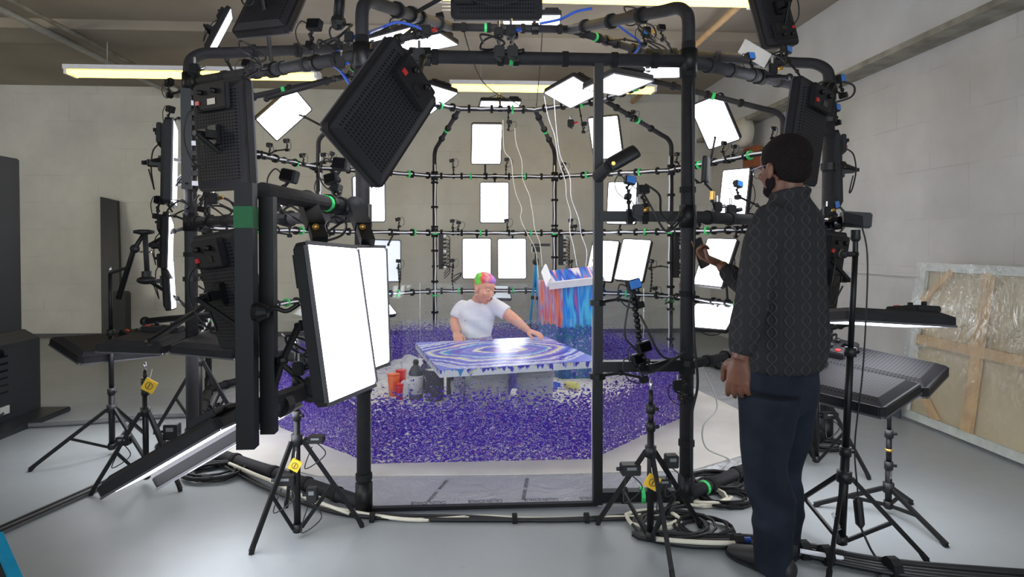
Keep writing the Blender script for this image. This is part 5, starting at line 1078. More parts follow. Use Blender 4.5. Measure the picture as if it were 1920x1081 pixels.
# diagonal steel struts and tables behind the open door
def rod(a, b, r, label, mat='black_metal', g='struts by the kiosk side'):
    a = V(a); b = V(b); t = empty('strut', a, label=label, cat='strut', group=g)
    MB().cyl(a, b, r, 10).build('strut_tube', M[mat], t, smooth=True)
    for p in (a, b): MB().ball(p, r*1.5, 8, 6).build('joint', M['plastic'], t)
rod(atY(280, 640, 3.8), atY(410, 555, 3.3), 0.018, 'black strut slanting up over the flat panels to the open door')
rod(atY(272, 602, 4.9), atY(440, 585, 4.6), 0.025, 'thick black tube lying level above the flat panels', 'foam')
rod(atY(500, 185, 5.6), atY(628, 148, 5.3), 0.02, 'slim grey strut rising to the crown behind the big panels', 'foam')
rod(atY(640, -30, 3.5), atY(634, 42, 3.5), 0.03, 'black pole going up out of the cage at the front corner')

# ================================================================ cables
def cable(pts, r, mat, label, g, k=8):
    o = MB().tube(curvy([V(p) for p in pts], k), r, 7).build('cable', M[mat], smooth=True)
    return tag(o, label, 'cable', g)
FB = 'cables running along the cage foot'
def fl(px, py, z=0.012): p = atZ(px, py, z); return V((p.x, p.y, z))
cable([fl(440, 875, .03), fl(520, 905, .10), fl(560, 925, .06), fl(600, 945, .02), fl(680, 962, .02), fl(780, 974), fl(900, 968), fl(1000, 972), fl(1110, 970), fl(1200, 968), fl(1290, 962)], 0.010, 'cream', 'cream cable draped along the front foot of the cage', FB)
cable([fl(450, 885, .02), fl(540, 930, .02), fl(640, 962, .012), fl(760, 972), fl(900, 974), fl(1050, 973), fl(1180, 965), fl(1290, 945)], 0.011, 'plastic', 'black cable along the front foot, doorway edge', FB)
cable([fl(400, 862, .02), fl(500, 915, .02), fl(610, 955, .01), fl(740, 965), fl(880, 968, .014), fl(1010, 975), fl(1150, 972), fl(1300, 968)], 0.009, 'plastic', 'thin black cable crossing the doorway threshold', FB)
cable([fl(430, 868, .05), fl(505, 900, .085), fl(570, 930, .085), fl(655, 962, .03)], 0.009, 'cream', 'second cream cable on the kiosk side foot pipe', FB)
for k, (x_, y_) in enumerate([(698, 970), (965, 972), (1100, 971), (1250, 962)]):
    p = fl(x_, y_, 0.016); tag(MB().cyl(p-V((0.012, 0, 0)), p+V((0.012, 0, 0)), 0.028, 10).build('cable_tie', M['velcro']), 'black hook tie round the doorway cables, '+('by the front corner post', 'near the middle', 'at the foot of the door frame bar', 'by the thick front post')[k], 'cable tie', 'hook ties on the doorway cables')
def coil(px, py, R_, turns, r, mat, label, g='coiled cables on the floor', squash=0.8, seed=0):
    c = atZ(px, py, 0.012); pts = []; rnd = random.Random(seed)
    for k in range(turns*14):
        a = 2*PI*k/14; w = R_*(1+0.10*math.sin(k*0.37+seed)+0.05*rnd.uniform(-1, 1)); pts.append(V((c.x+w*math.cos(a)+0.02*math.sin(k*0.21), c.y+w*squash*math.sin(a), 0.012+r*0.9*(k//14)+r*0.3*math.sin(k))))
    o = MB().tube(pts, r, 6).build('coiled_cable', M[mat], smooth=True); return tag(o, label, 'cable', g)
coil(402, 888, 0.15, 6, 0.008, 'plastic', 'neat black cable coil at the foot of the slanting panel', seed=1)
coil(380, 872, 0.11, 3, 0.006, 'plastic', 'small loose black coil just behind the neat one', seed=2)
coil(1345, 905, 0.15, 5, 0.008, 'plastic', 'black coil heaped against the foot pipe behind the knee of the man', seed=3)
coil(1360, 935, 0.13, 4, 0.008, 'velcro', 'black coil nearer us, beside the shin of the man', seed=4)
coil(1310, 930, 0.15, 3, 0.009, 'cream', 'cream coil among the black ones by the front post', seed=5)
coil(1265, 985, 0.17, 4, 0.008, 'plastic', 'wide black coil under the tagged tripod at the front post', seed=6)
coil(1230, 975, 0.12, 2, 0.010, 'cream', 'cream coil under the tagged tripod at the front post', seed=7)
coil(1320, 990, 0.13, 3, 0.008, 'velcro', 'black coil between the tagged tripod and the shoe', seed=8)
coil(400, 800, 0.16, 4, 0.008, 'plastic', 'black coil at the foot of the big post near the kiosk', seed=9)
coil(330, 835, 0.12, 3, 0.007, 'plastic', 'black coil under the tripod near the kiosk', seed=10)
coil(610, 925, 0.06, 4, 0.006, 'cream', 'small cream coil hung on the foot pipe behind the tagged tripod', seed=11)
coil(1545, 835, 0.13, 4, 0.008, 'plastic', 'black coil behind the calf of the standing man', seed=12)
BR = 'thick cables heading out past the man'
for k in range(5):
    dx, dy = 6*math.sin(k*2.1), 5*k-10
    cable([fl(1190+dx, 1000+dy*0.6, .012), fl(1290, 1012+dy, .016), fl(1400, 1015+dy, .02), fl(1500, 1028+dy, .02), fl(1600, 1050+dy, .02), fl(1720, 1068+dy*1.2, .02), fl(1960, 1090+dy*1.6, .02)], 0.012, 'plastic' if k != 1 else 'velcro', ('black cable running behind the shoe and out past the tall stand, '+('innermost', 'second', 'middle', 'fourth', 'outermost')[k]+' of the bunch'), BR)
cable([fl(1230, 1010, .03), fl(1310, 1016, .035), fl(1390, 1018, .04)], 0.011, 'cream', 'cream cable on top of the bunch just before the shoe', BR)
cable([fl(1500, 1032, .045), fl(1545, 1040, .045), fl(1580, 1046, .03)], 0.010, 'white_plastic', 'short white cable on top of the bunch just past the jeans', BR)
for k, (x_, y_) in enumerate([(1383, 1018), (1505, 1030), (1548, 1040), (1672, 1062)]):
    p = fl(x_, y_, 0.03); tag(MB().cyl(p-V((0.02, 0.004, 0)), p+V((0.02, -0.004, 0)), 0.045, 10).build('cable_tie', M['velcro']), 'black hook tie round the thick cables, '+('by the toe of the shoe', 'just past the heel', 'before the tall stand', 'beyond the tall stand')[k], 'cable tie', 'hook ties on the thick cables')
p = fl(1395, 1012, 0.05); tag(MB().cyl(p-V((0.03, 0, 0)), p+V((0.03, 0, 0)), 0.013, 10).build('blue_connector', M['blue2']), 'bright blue cable connector beside the toe of the shoe', 'connector')
# hanging white cords
HC = 'white cords hanging from the crown'
def cord(pts, r, mat, label, Y=6.2): cable([atY(x_, y_, Y) for x_, y_ in pts], r, mat, label, HC, 5)
cord([(943, 225), (945, 280), (958, 300), (962, 335), (968, 365), (978, 390), (976, 410), (990, 440), (1003, 465), (1007, 490), (1010, 520)], 0.004, 'cream', 'off-white cord, first from the artist, ending by the tripod')
cord([(965, 240), (968, 270), (978, 300), (980, 335), (992, 365), (998, 395), (1003, 430), (1012, 455), (1016, 490), (1016, 500)], 0.004, 'cream', 'off-white cord, second from the artist, twisting beside the first')
cord([(1020, 180), (1028, 220), (1040, 255), (1047, 300), (1060, 340), (1062, 370), (1070, 400), (1068, 430), (1075, 460), (1082, 500)], 0.004, 'white_plastic', 'white cord hanging down to the striped canvas, nearer the artist')
cord([(1038, 170), (1042, 230), (1050, 290), (1068, 330), (1071, 370), (1085, 410), (1090, 440), (1100, 470), (1098, 500)], 0.004, 'white_plastic', 'white cord hanging down to the striped canvas, nearer the door bar')
cord([(870, 60), (885, 110), (903, 150), (930, 175), (958, 188), (978, 200), (990, 206)], 0.005, 'plastic', 'black lead swinging from the crown to the topmost back rail', 5.6)
cord([(1018, 40), (1015, 90), (1011, 140), (1006, 200)], 0.004, 'plastic', 'straight black lead hanging beside the yellowish tube light', 5.6)
# leads drooping at the doorway and by the man
DL = 'loose black leads at the doorway'
cable([atY(1283, 385, 3.1), atY(1262, 420, 3.05), atY(1240, 400, 3.1), atY(1236, 365, 3.15), atY(1210, 345, 3.2)], 0.006, 'plastic', 'looped lead between the cameras and the front post', DL)
cable([atY(1205, 360, 3.15), atY(1222, 390, 3.1), atY(1245, 430, 3.1), atY(1262, 428, 3.1), atY(1283, 405, 3.15)], 0.006, 'plastic', 'second looped lead under the door frame middle rail', DL)
cable([atY(1186, 545, 3.1), atY(1175, 590, 3.08), atY(1172, 630, 3.08), atY(1188, 650, 3.1), atY(1200, 665, 3.1)], 0.005, 'plastic', 'thin lead bowed beside the gooseneck', DL)
cable([atY(1200, 590, 3.1), atY(1215, 620, 3.08), atY(1235, 660, 3.08), atY(1255, 672, 3.1), atY(1280, 665, 3.15)], 0.006, 'plastic', 'lead from the gooseneck across to the front post', DL)
cable([atY(1283, 660, 3.14), atY(1240, 690, 3.1), atY(1205, 700, 3.1), atY(1195, 685, 3.14)], 0.006, 'plastic', 'lead looped under the lower door frame rail', DL)
cable([atY(1300, 560, 3.15), atY(1302, 640, 3.12), atY(1308, 720, 3.12), atY(1296, 790, 3.14), atY(1298, 930, 3.14)], 0.007, 'plastic', 'black lead running straight down the thick front post', DL)
cable([atY(1297, 150, 3.16), atY(1299, 300, 3.15), atY(1301, 380, 3.15), atY(1303, 420, 3.13), atY(1300, 560, 3.15)], 0.006, 'plastic', 'black lead running down the upper half of the front post', DL)
cable([atY(1318, 690, 3.5), atY(1345, 760, 3.6), atY(1318, 800, 3.6), atY(1325, 840, 3.7), fl(1368, 862), fl(1350, 885), fl(1380, 915), fl(1420, 925)], 0.005, 'lgrey', 'thin grey lead wandering over the beige paper to the coils', DL)
cable([atY(1565, 150, 4.2), atY(1600, 160, 4.15), atY(1595, 182, 4.15), atY(1550, 195, 4.2)], 0.007, 'plastic', 'drooping lead at the outer shoulder of the cage', DL)
cable([atY(1575, 388, 4.1), atY(1590, 410, 4.1), atY(1570, 440, 4.15), atY(1545, 450, 4.2)], 0.007, 'plastic', 'drooping lead behind the shoulder of the standing man', DL)
rs = random.Random(5)
for k, (x0_, y0_, Yk, nm) in enumerate([(470, 100, 3.5, 'over the top of the large upright dark panel'), (610, 95, 3.4, 'on the pipe before the front corner'), (640, 60, 3.5, 'hanging at the front corner bend'), (745, 40, 4.7, 'inside the front roof bend'),
    (1185, 30, 4.4, 'in the tangle over the door frame'), (1215, 60, 4.3, 'below the tangle over the door frame'), (1235, 90, 4.2, 'lowest in the tangle over the door frame'), (1455, 110, 4.0, 'under the dark roof panel'), (1545, 170, 4.1, 'at the outer shoulder pipe'),
    (345, 330, 4.15, 'on the big post below the edge-on panel'), (330, 390, 4.15, 'on the big post at rail height'), (410, 400, 4.1, 'between big post and open door'), (430, 380, 4.0, 'right behind the first door upright'), (560, 400, 3.1, 'under the open door rail'),
    (630, 430, 3.0, 'between the two cranked brackets'), (1535, 440, 4.1, 'behind the man at shoulder height'), (1550, 640, 4.0, 'behind the man at hip height'), (385, 530, 4.4, 'behind the open door panels'), (420, 590, 4.3, 'above the flat panels'), (560, 650, 2.8, 'under the lower door rail'),
    (920, 80, 3.2, 'over the middle of the front beam'), (1260, 560, 7.2, 'at the low back rail beyond the front post'), (855, 520, 8.1, 'beside the power strip behind the artist'), (1085, 520, 8.1, 'beside the post behind the plinth')]):
    n_ = 9; pts = []; sc_ = 34*3.2/Yk*(0.9 if Yk < 6 else 0.9)
    for j in range(n_): pts.append(atY(x0_+sc_*math.sin(j*1.35+k)*rs.uniform(0.5, 1.1), y0_+sc_*0.8*math.cos(j*1.1+2*k)*rs.uniform(0.5, 1.1), Yk+rs.uniform(-0.08, 0.08)))
    cable(pts, 0.006, 'plastic', 'tangled black lead '+nm, 'tangled leads on the cage', 6)

for pts_, r_, mt_, lb_ in [([(660, 165), (640, 135), (622, 118), (628, 100), (640, 95)], 0.008, 'blue2', 'blue cable bent under the front corner pipe joint'), ([(690, 62), (715, 52), (745, 42), (780, 50), (800, 60)], 0.010, 'blue2', 'blue cable along the crown inside the front roof bend'),
    ([(1012, 44), (1050, 36), (1080, 22), (1110, 16)], 0.010, 'blue2', 'blue cable strapped along the crown beyond the level panel back'), ([(1140, 34), (1175, 60), (1200, 80), (1190, 100)], 0.008, 'blue2', 'blue cable in the tangle over the door frame')]:
    cable([atY(x_, y_, 3.35 if x_ < 700 else 4.4) for x_, y_ in pts_], r_, mt_, lb_, 'blue cables on the cage')
cc = atY(845, 22, 4.5); cable([cc+V((0.06*math.cos(a), 0.04*math.sin(a), 0.02*math.sin(a)+0.004*a)) for a in [0.5*k for k in range(40)]], 0.004, 'cream', 'small cream wire coil tied at the crown', 'coiled wires on the cage', 3)
p = atY(1415, 100, 3.9); MBp = MB().box(p, (0.20, 0.008, 0.10), Matrix.Rotation(0.5, 3, 'Y'))
tag(MBp.build('clear_plate', M['clearpot']), 'see-through rectangular plate under the dark roof panel above the standing man', 'plate')

# ================================================================ people
def skin(name, a, b, rough=0.45):
    m, nt, bb, out = newmat(name)
    tc = N(nt, 'ShaderNodeTexCoord'); n = N(nt, 'ShaderNodeTexNoise'); n.inputs['Scale'].default_value = 12; n.inputs['Detail'].default_value = 4; nt.links.new(tc.outputs['Object'], n.inputs['Vector'])
    nt.links.new(ramp(nt, n.outputs[0], [(0.3, lin(a)), (0.7, lin(b))]), bb.inputs['Base Color']); bb.inputs['Roughness'].default_value = rough
    bb.inputs['Subsurface Weight'].default_value = 0.08; bb.inputs['Subsurface Radius'].default_value = (0.02, 0.008, 0.004); return m
M['skin_dark'] = skin('brown_skin', (92, 58, 44), (124, 82, 62))
M['skin_fair'] = skin('fair_skin', (214, 150, 124), (232, 172, 146))
def knit():
    m, nt, b, out = newmat('cable_knit_wool')
    tc = N(nt, 'ShaderNodeTexCoord'); sp = N(nt, 'ShaderNodeSeparateXYZ'); nt.links.new(tc.outputs['Object'], sp.inputs[0])
    # vertical cables that wander apart and cross again, with fine ribs in between
    u = N(nt, 'ShaderNodeVectorMath', operation='DOT_PRODUCT'); u.inputs[1].default_value = (0.92, -0.39, 0); nt.links.new(tc.outputs['Object'], u.inputs[0])
    sz = N(nt, 'ShaderNodeMath', operation='MULTIPLY'); sz.inputs[1].default_value = 62; nt.links.new(sp.outputs['Z'], sz.inputs[0])
    sn = N(nt, 'ShaderNodeMath', operation='SINE'); nt.links.new(sz.outputs[0], sn.inputs[0])
    def cable_(sign, per_, amp, ph):
        a = N(nt, 'ShaderNodeMath', operation='MULTIPLY_ADD'); a.inputs[1].default_value = sign*amp; nt.links.new(sn.outputs[0], a.inputs[0]); nt.links.new(u.outputs['Value'], a.inputs[2])
        k = N(nt, 'ShaderNodeMath', operation='MULTIPLY_ADD'); k.inputs[1].default_value = PI/per_; k.inputs[2].default_value = ph; nt.links.new(a.outputs[0], k.inputs[0])
        s = N(nt, 'ShaderNodeMath', operation='SINE'); nt.links.new(k.outputs[0], s.inputs[0])
        p = N(nt, 'ShaderNodeMath', operation='ABSOLUTE'); nt.links.new(s.outputs[0], p.inputs[0])
        g = N(nt, 'ShaderNodeMapRange'); g.inputs[1].default_value = 0.0; g.inputs[2].default_value = 0.34; g.inputs[3].default_value = 1; g.inputs[4].default_value = 0; nt.links.new(p.outputs[0], g.inputs[0]); return g.outputs[0]
    w1 = cable_(1, 0.066, 0.017, 0); w2 = cable_(-1, 0.066, 0.017, 0); w3 = cable_(0, 0.0165, 0, 0.4)
    mx = N(nt, 'ShaderNodeMath', operation='MAXIMUM'); nt.links.new(w1, mx.inputs[0]); nt.links.new(w2, mx.inputs[1])
    mx2 = N(nt, 'ShaderNodeMath', operation='MAXIMUM'); nt.links.new(mx.outputs[0], mx2.inputs[0]); h = N(nt, 'ShaderNodeMath', operation='MULTIPLY'); h.inputs[1].default_value = 0.25; nt.links.new(w3, h.inputs[0]); nt.links.new(h.outputs[0], mx2.inputs[1])
    n = N(nt, 'ShaderNodeTexNoise'); n.inputs['Scale'].default_value = 160; n.inputs['Detail'].default_value = 3; nt.links.new(tc.outputs['Object'], n.inputs['Vector'])
    c = N(nt, 'ShaderNodeMix', data_type='RGBA'); c.inputs['A'].default_value = (*lin((46, 46, 48)), 1); c.inputs['B'].default_value = (*lin((70, 70, 72)), 1)
    nt.links.new(mx2.outputs[0], c.inputs['Factor']); nt.links.new(c.outputs['Result'], b.inputs['Base Color']); b.inputs['Roughness'].default_value = 0.95; b.inputs['Specular IOR Level'].default_value = 0.15
    ad = N(nt, 'ShaderNodeMath', operation='MULTIPLY_ADD'); ad.inputs[1].default_value = 0.35; nt.links.new(n.outputs[0], ad.inputs[0]); nt.links.new(mx2.outputs[0], ad.inputs[2])
    bn = N(nt, 'ShaderNodeBump'); bn.inputs['Strength'].default_value = 0.9; bn.inputs['Distance'].default_value = 0.008; nt.links.new(ad.outputs[0], bn.inputs['Height']); nt.links.new(bn.outputs[0], b.inputs['Normal'])
    return m
M['knit'] = knit()
M['jeans'] = plain('dark_denim', (27, 32, 43), 0.85, var=0.45, scale=7, bump=0.15, spec=0.2)
M['shoe'] = plain('dark_shoe', (34, 33, 34), 0.6)
M['hair'] = plain('cropped_black_hair', (26, 20, 20), 0.95, var=0.4, scale=120, bump=0.8, spec=0.2)
M['tee'] = plain('white_cotton', (228, 228, 232), 0.85, var=0.03, scale=20, bump=0.05)
M['denim_seam'] = plain('denim_seam', (60, 68, 84), 0.85)
def splat_trousers():
    m, nt, b, out = newmat('paint_covered_trousers')
    tc = N(nt, 'ShaderNodeTexCoord'); n = N(nt, 'ShaderNodeTexNoise'); n.inputs['Scale'].default_value = 26; n.inputs['Detail'].default_value = 4; n.inputs['Distortion'].default_value = 1.0; nt.links.new(tc.outputs['Object'], n.inputs['Vector'])
    nt.links.new(ramp(nt, n.outputs[0], [(0.0, lin((70, 90, 130))), (0.4, lin((180, 190, 205))), (0.46, lin((60, 110, 180))), (0.5, lin((120, 130, 150))), (0.54, lin((215, 90, 130))), (0.57, lin((190, 200, 215))), (0.62, lin((70, 70, 160)))], 'CONSTANT'), b.inputs['Base Color']); b.inputs['Roughness'].default_value = 0.7; return m
M['trousers'] = splat_trousers()
HAIRX = atY(907, 541, 5.46).x
def dyed():
    m, nt, b, out = newmat('dyed_hair')
    tc = N(nt, 'ShaderNodeTexCoord'); n = N(nt, 'ShaderNodeTexNoise'); n.inputs['Scale'].default_value = 22; n.inputs['Detail'].default_value = 3; nt.links.new(tc.outputs['Object'], n.inputs['Vector'])
    sp = N(nt, 'ShaderNodeSeparateXYZ'); nt.links.new(tc.outputs['Object'], sp.inputs[0])
    a = N(nt, 'ShaderNodeMath', operation='MULTIPLY_ADD'); a.inputs[1].default_value = 0.10; nt.links.new(n.outputs[0], a.inputs[0]); nt.links.new(sp.outputs['X'], a.inputs[2])
    g = N(nt, 'ShaderNodeMapRange'); g.inputs[1].default_value = HAIRX-0.04; g.inputs[2].default_value = HAIRX+0.14; nt.links.new(a.outputs[0], g.inputs[0])
    nt.links.new(ramp(nt, g.outputs[0], [(0.05, lin((232, 100, 110))), (0.14, lin((110, 215, 80))), (0.30, lin((120, 220, 90))), (0.40, lin((240, 110, 80))), (0.55, lin((238, 90, 130))), (0.68, lin((225, 180, 160))), (0.82, lin((240, 110, 170))), (0.95, lin((190, 150, 225)))]), b.inputs['Base Color']); b.inputs['Roughness'].default_value = 0.8
    bn = N(nt, 'ShaderNodeBump'); bn.inputs['Strength'].default_value = 0.6; n2 = N(nt, 'ShaderNodeTexNoise'); n2.inputs['Scale'].default_value = 80; nt.links.new(tc.outputs['Object'], n2.inputs['Vector']); nt.links.new(n2.outputs[0], bn.inputs['Height']); nt.links.new(bn.outputs[0], b.inputs['Normal']); return m
M['dyed'] = dyed()
M['eye'] = plain('eye_white', (225, 220, 215), 0.2, var=0.02)
M['lips'] = plain('lips', (196, 110, 104), 0.4)
M['screen'] = emit('phone_screen', (240, 190, 130), 1.2)

def head_matrix(c, fdir, tilt=0.0, roll=0.0, s=1.0):
    f = V(fdir).normalized(); u = V((0, 0, 1)); l = u.cross(f).normalized(); u = f.cross(l)   # f forward, l towards the person's left
    m = Matrix(((l.x, f.x, u.x), (l.y, f.y, u.y), (l.z, f.z, u.z)))
    m = m @ Matrix.Rotation(roll, 3, 'Y') @ Matrix.Rotation(tilt, 3, 'X')
    return V(c), m*s if s != 1 else m
def add_head(mb, c, R, s=1.0, ears=True):
    P = lambda x, y, z: c+R @ V((x*s, y*s, z*s)); RR = R.to_3x3()
    B = lambda x, y, z, a, b_, d, n=20, m=14: mb.ball(P(x, y, z), (a*s, b_*s, d*s), n, m, RR)
    B(0, -0.012, 0.035, 0.076, 0.098, 0.085); B(0, 0.03, -0.02, 0.064, 0.068, 0.085); B(0, 0.042, -0.078, 0.046, 0.048, 0.036); B(0, 0.066, -0.098, 0.022, 0.022, 0.018)
    B(0, 0.07, 0.045, 0.05, 0.026, 0.04)                                     # forehead
    for k in (-1, 1):
        B(k*0.030, 0.088, 0.018, 0.022, 0.010, 0.008, 10, 8)                 # brow ridge
        B(k*0.040, 0.072, -0.022, 0.022, 0.020, 0.018, 10, 8)                # cheekbone
        if ears: B(k*0.078, -0.004, -0.012, 0.010, 0.020, 0.034, 10, 8); B(k*0.080, -0.010, -0.002, 0.012, 0.014, 0.022, 10, 8)
    mb.loft([(P(0, 0.092, 0.012), R @ V((0.009*s, 0, 0)), R @ V((0, 0.008*s, 0))), (P(0, 0.108, -0.018), R @ V((0.012*s, 0, 0)), R @ V((0, 0.014*s, 0))), (P(0, 0.108, -0.034), R @ V((0.017*s, 0, 0)), R @ V((0, 0.013*s, 0)))], 10, 2)
    B(0, 0.093, -0.062, 0.024, 0.010, 0.006, 10, 8); B(0, 0.090, -0.072, 0.020, 0.010, 0.007, 10, 8)
def add_hand(mb, w, fx_, back, thumb_side, curl=0.5, s=1.0, spread=0.12, tcurl=0.4):
    """w wrist; fx_ finger direction; back = way the back of the hand faces; thumb_side = way the thumb lies"""
    X = V(fx_).normalized(); Z = V(back); Z = (Z-X*Z.dot(X)).normalized(); Y = V(thumb_side); Y = (Y-X*Y.dot(X)-Z*Y.dot(Z)).normalized()
    P = lambda x, y, z: V(w)+(X*x+Y*y+Z*z)*s
    mb.loft([(P(-0.02, 0, 0), Y*0.027*s, Z*0.020*s), (P(0.02, 0, 0), Y*0.034*s, Z*0.017*s), (P(0.055, 0.0, 0.001), Y*0.042*s, Z*0.014*s), (P(0.09, 0.0, 0.0), Y*0.041*s, Z*0.011*s), (P(0.096, 0, 0), Y*0.036*s, Z*0.008*s)], 16, 3)
    for k, (y, L) in enumerate(((0.031, 0.072), (0.0105, 0.080), (-0.0105, 0.074), (-0.031, 0.058))):
        a = 0.0; p = P(0.086, y, 0); sp_ = spread*(1.5-k)*0.35; pts = [p]; rs_ = [0.0098*s]
        for j, f in enumerate((0.42, 0.32, 0.26)):
            a += curl*(1.0+0.25*j)*(1+0.12*k)
            d = X*math.cos(a)*math.cos(sp_)+Y*math.sin(sp_)-Z*math.sin(a); p = p+d*L*f*s; pts.append(p); rs_.append((0.0092, 0.0084, 0.0068)[j]*s)
        mb.tube(curvy(pts, 3), [rs_[min(i//3, 3)] for i in range(3*3+1)], 10); mb.ball(pts[-1], 0.0068*s, 8, 6); mb.ball(pts[0], 0.0108*s, 8, 6); mb.ball(pts[1], 0.0098*s, 8, 6)
    p = P(0.018, 0.028, -0.006); d1 = (X*0.75+Y*0.62-Z*0.25).normalized(); d2 = (X*1.0+Y*(0.25-tcurl*0.5)-Z*(0.15+tcurl)).normalized()
    pts = [p, p+d1*0.038*s, p+d1*0.038*s+d2*0.030*s, p+d1*0.038*s+d2*0.055*s]
    mb.tube(curvy(pts, 3), [0.0155*s]*3+[0.0125*s]*3+[0.0105*s]*3+[0.008*s], 10); mb.ball(pts[-1], 0.008*s, 8, 6)
def limb(mb, pts, rs_, n=16, flat=1.0):
    pts = [V(p) for p in pts]; R = []
    for i, p in enumerate(pts):
        d = (pts[min(i+1, len(pts)-1)]-pts[max(i-1, 0)]).normalized(); x = d.cross(V((0.3, 1, 0.1))).normalized(); y = d.cross(x); R.append((p, x*rs_[i], y*rs_[i]*flat))
    mb.loft(R, n, 4)

# ---- the man standing with a phone
f = V((-0.5, 0.866, 0)); l = V((-0.866, -0.5, 0)); z_ = V((0, 0, 1))
man = empty('person', (1.24, 2.53, 0), label='standing person in a dark cable-knit sweater and jeans, back to us, holding up a phone', cat='person')
hc, hR = head_matrix(atY(1470, 316, 2.53), (-0.30, 0.95, -0.03), tilt=-0.03)
body = MB(); add_head(body, hc, hR, 1.06)
body.loft([(hc+V((0.005, -0.015, -0.05)), l*0.056, f*0.060), (hc+V((0.015, -0.012, -0.12)), l*0.058, f*0.058), (hc+V((0.02, 0.0, -0.19)), l*0.055, f*0.055), (atY(1479, 440, 2.55), l*0.12, f*0.07), (atY(1477, 560, 2.55), l*0.12, f*0.08), (atY(1468, 720, 2.53), l*0.12, f*0.08)], 18, 3)
wl = atY(1389, 664, 2.37); sl = atY(1447, 404, 2.45); el = atY(1413, 560, 2.38)
wr = atY(1352, 497, 3.03); sr = atY(1506, 402, 2.74); er = atY(1406, 548, 2.90)
limb(body, [atY(1478, 425, 2.53), sl+V((0.03, 0.02, -0.03)), sl.lerp(el, 0.5), el, el.lerp(wl, 0.5), wl, wl+(wl-el).normalized()*0.02], [0.04, 0.045, 0.045, 0.045, 0.040, 0.030, 0.030])
add_hand(body, wl+(wl-el).normalized()*0.015, (-0.06, 0.06, -1), (-0.55, -0.75, 0), (-0.5, 0.85, 0.1), curl=0.24, s=1.14, tcurl=0.25)
limb(body, [atY(1478, 425, 2.53), sr+V((0, 0, -0.03)), sr.lerp(er, 0.5), er, er.lerp(wr, 0.5), wr], [0.04, 0.045, 0.045, 0.043, 0.036, 0.029])
add_hand(body, wr+(wr-er).normalized()*0.01, (-0.55, 0.35, 0.30), (-0.3, 0.5, -0.85), (-0.4, -0.7, 0.4), curl=0.62, s=1.05, tcurl=0.9)
hipc = atY(1466, 705, 2.53)
bd = body.build('body', M['skin_dark'], man, remesh=0.0045, sm=3)
# hair cap over the skull, low nape
hb_ = MB(); P = lambda x, y, z: hc+hR @ V((x, y, z))*1.06; RR = hR.to_3x3()
hb_.ball(P(0, -0.018, 0.045), (0.088*1.05, 0.106*1.04, 0.092*1.06), 28, 20, RR); hb_.ball(P(0, -0.05, -0.012), (0.074, 0.066, 0.062), 20, 14, RR); hb_.ball(P(0, 0.03, 0.075), (0.068, 0.06, 0.045), 18, 12, RR)
hb_.build('hair', M['hair'], man, remesh=0.006, sm=4)
be = MB(); be.ball(P(0, 0.05, -0.082), (0.052, 0.05, 0.036), 20, 12, RR); 
for k in (-1, 1): be.ball(P(k*0.052, 0.02, -0.052), (0.014, 0.03, 0.035), 12, 8, RR)
be.build('beard', M['hair'], man, remesh=0.006, sm=4)
gl = MB()
for k in (-1, 1):
    gl.tube([P(k*0.084, -0.02, 0.008), P(k*0.082, 0.03, 0.012), P(k*0.068, 0.105, 0.008)], 0.0022, 6)
    gl.tube([P(k*0.033+0.026*math.cos(a), 0.112-0.006*abs(math.cos(a)), -0.002+0.022*math.sin(a)) for a in [2*PI*j/16 for j in range(16)]], 0.0018, 5, closed=True)
gl.tube([P(-0.008, 0.116, 0.006), P(0.008, 0.116, 0.006)], 0.0018, 5); gl.build('glasses', M['chrome'], man)
# sweater: torso and sleeves in one
sw = MB(); T = lambda px, py, a, b, Y=2.53: (atY(px, py, Y), l*a, f*b)
sw.loft([T(1481, 368, 0.070, 0.074, 2.50), T(1482, 384, 0.125, 0.085), T(1480, 405, 0.190, 0.100), T(1478, 440, 0.205, 0.118), T(1477, 500, 0.200, 0.128), T(1478, 570, 0.190, 0.140), T(1478, 630, 0.192, 0.152), T(1474, 668, 0.188, 0.150), T(1468, 692, 0.178, 0.138)], 28, 4)
limb(sw, [sl+V((0.03, 0.02, 0.0)), sl.lerp(el, 0.35)+V((-0.012, 0, 0)), el+V((-0.005, 0, 0)), el.lerp(wl, 0.5)+V((-0.006, 0, 0)), el.lerp(wl, 0.9), wl], [0.082, 0.078, 0.066, 0.064, 0.052, 0.042], 18)
limb(sw, [sr, sr.lerp(er, 0.5), er, er.lerp(wr, 0.5), er.lerp(wr, 0.88)], [0.082, 0.070, 0.060, 0.052, 0.040], 18)
sw.tube([atY(1481, 366, 2.50)+l*0.068*math.cos(a)+f*0.072*math.sin(a)+z_*(0.008+0.012*math.sin(a)*-1) for a in [2*PI*k/20 for k in range(20)]], 0.014, 8, closed=True)
sw.build('sweater', M['knit'], man, remesh=0.009, sm=5)
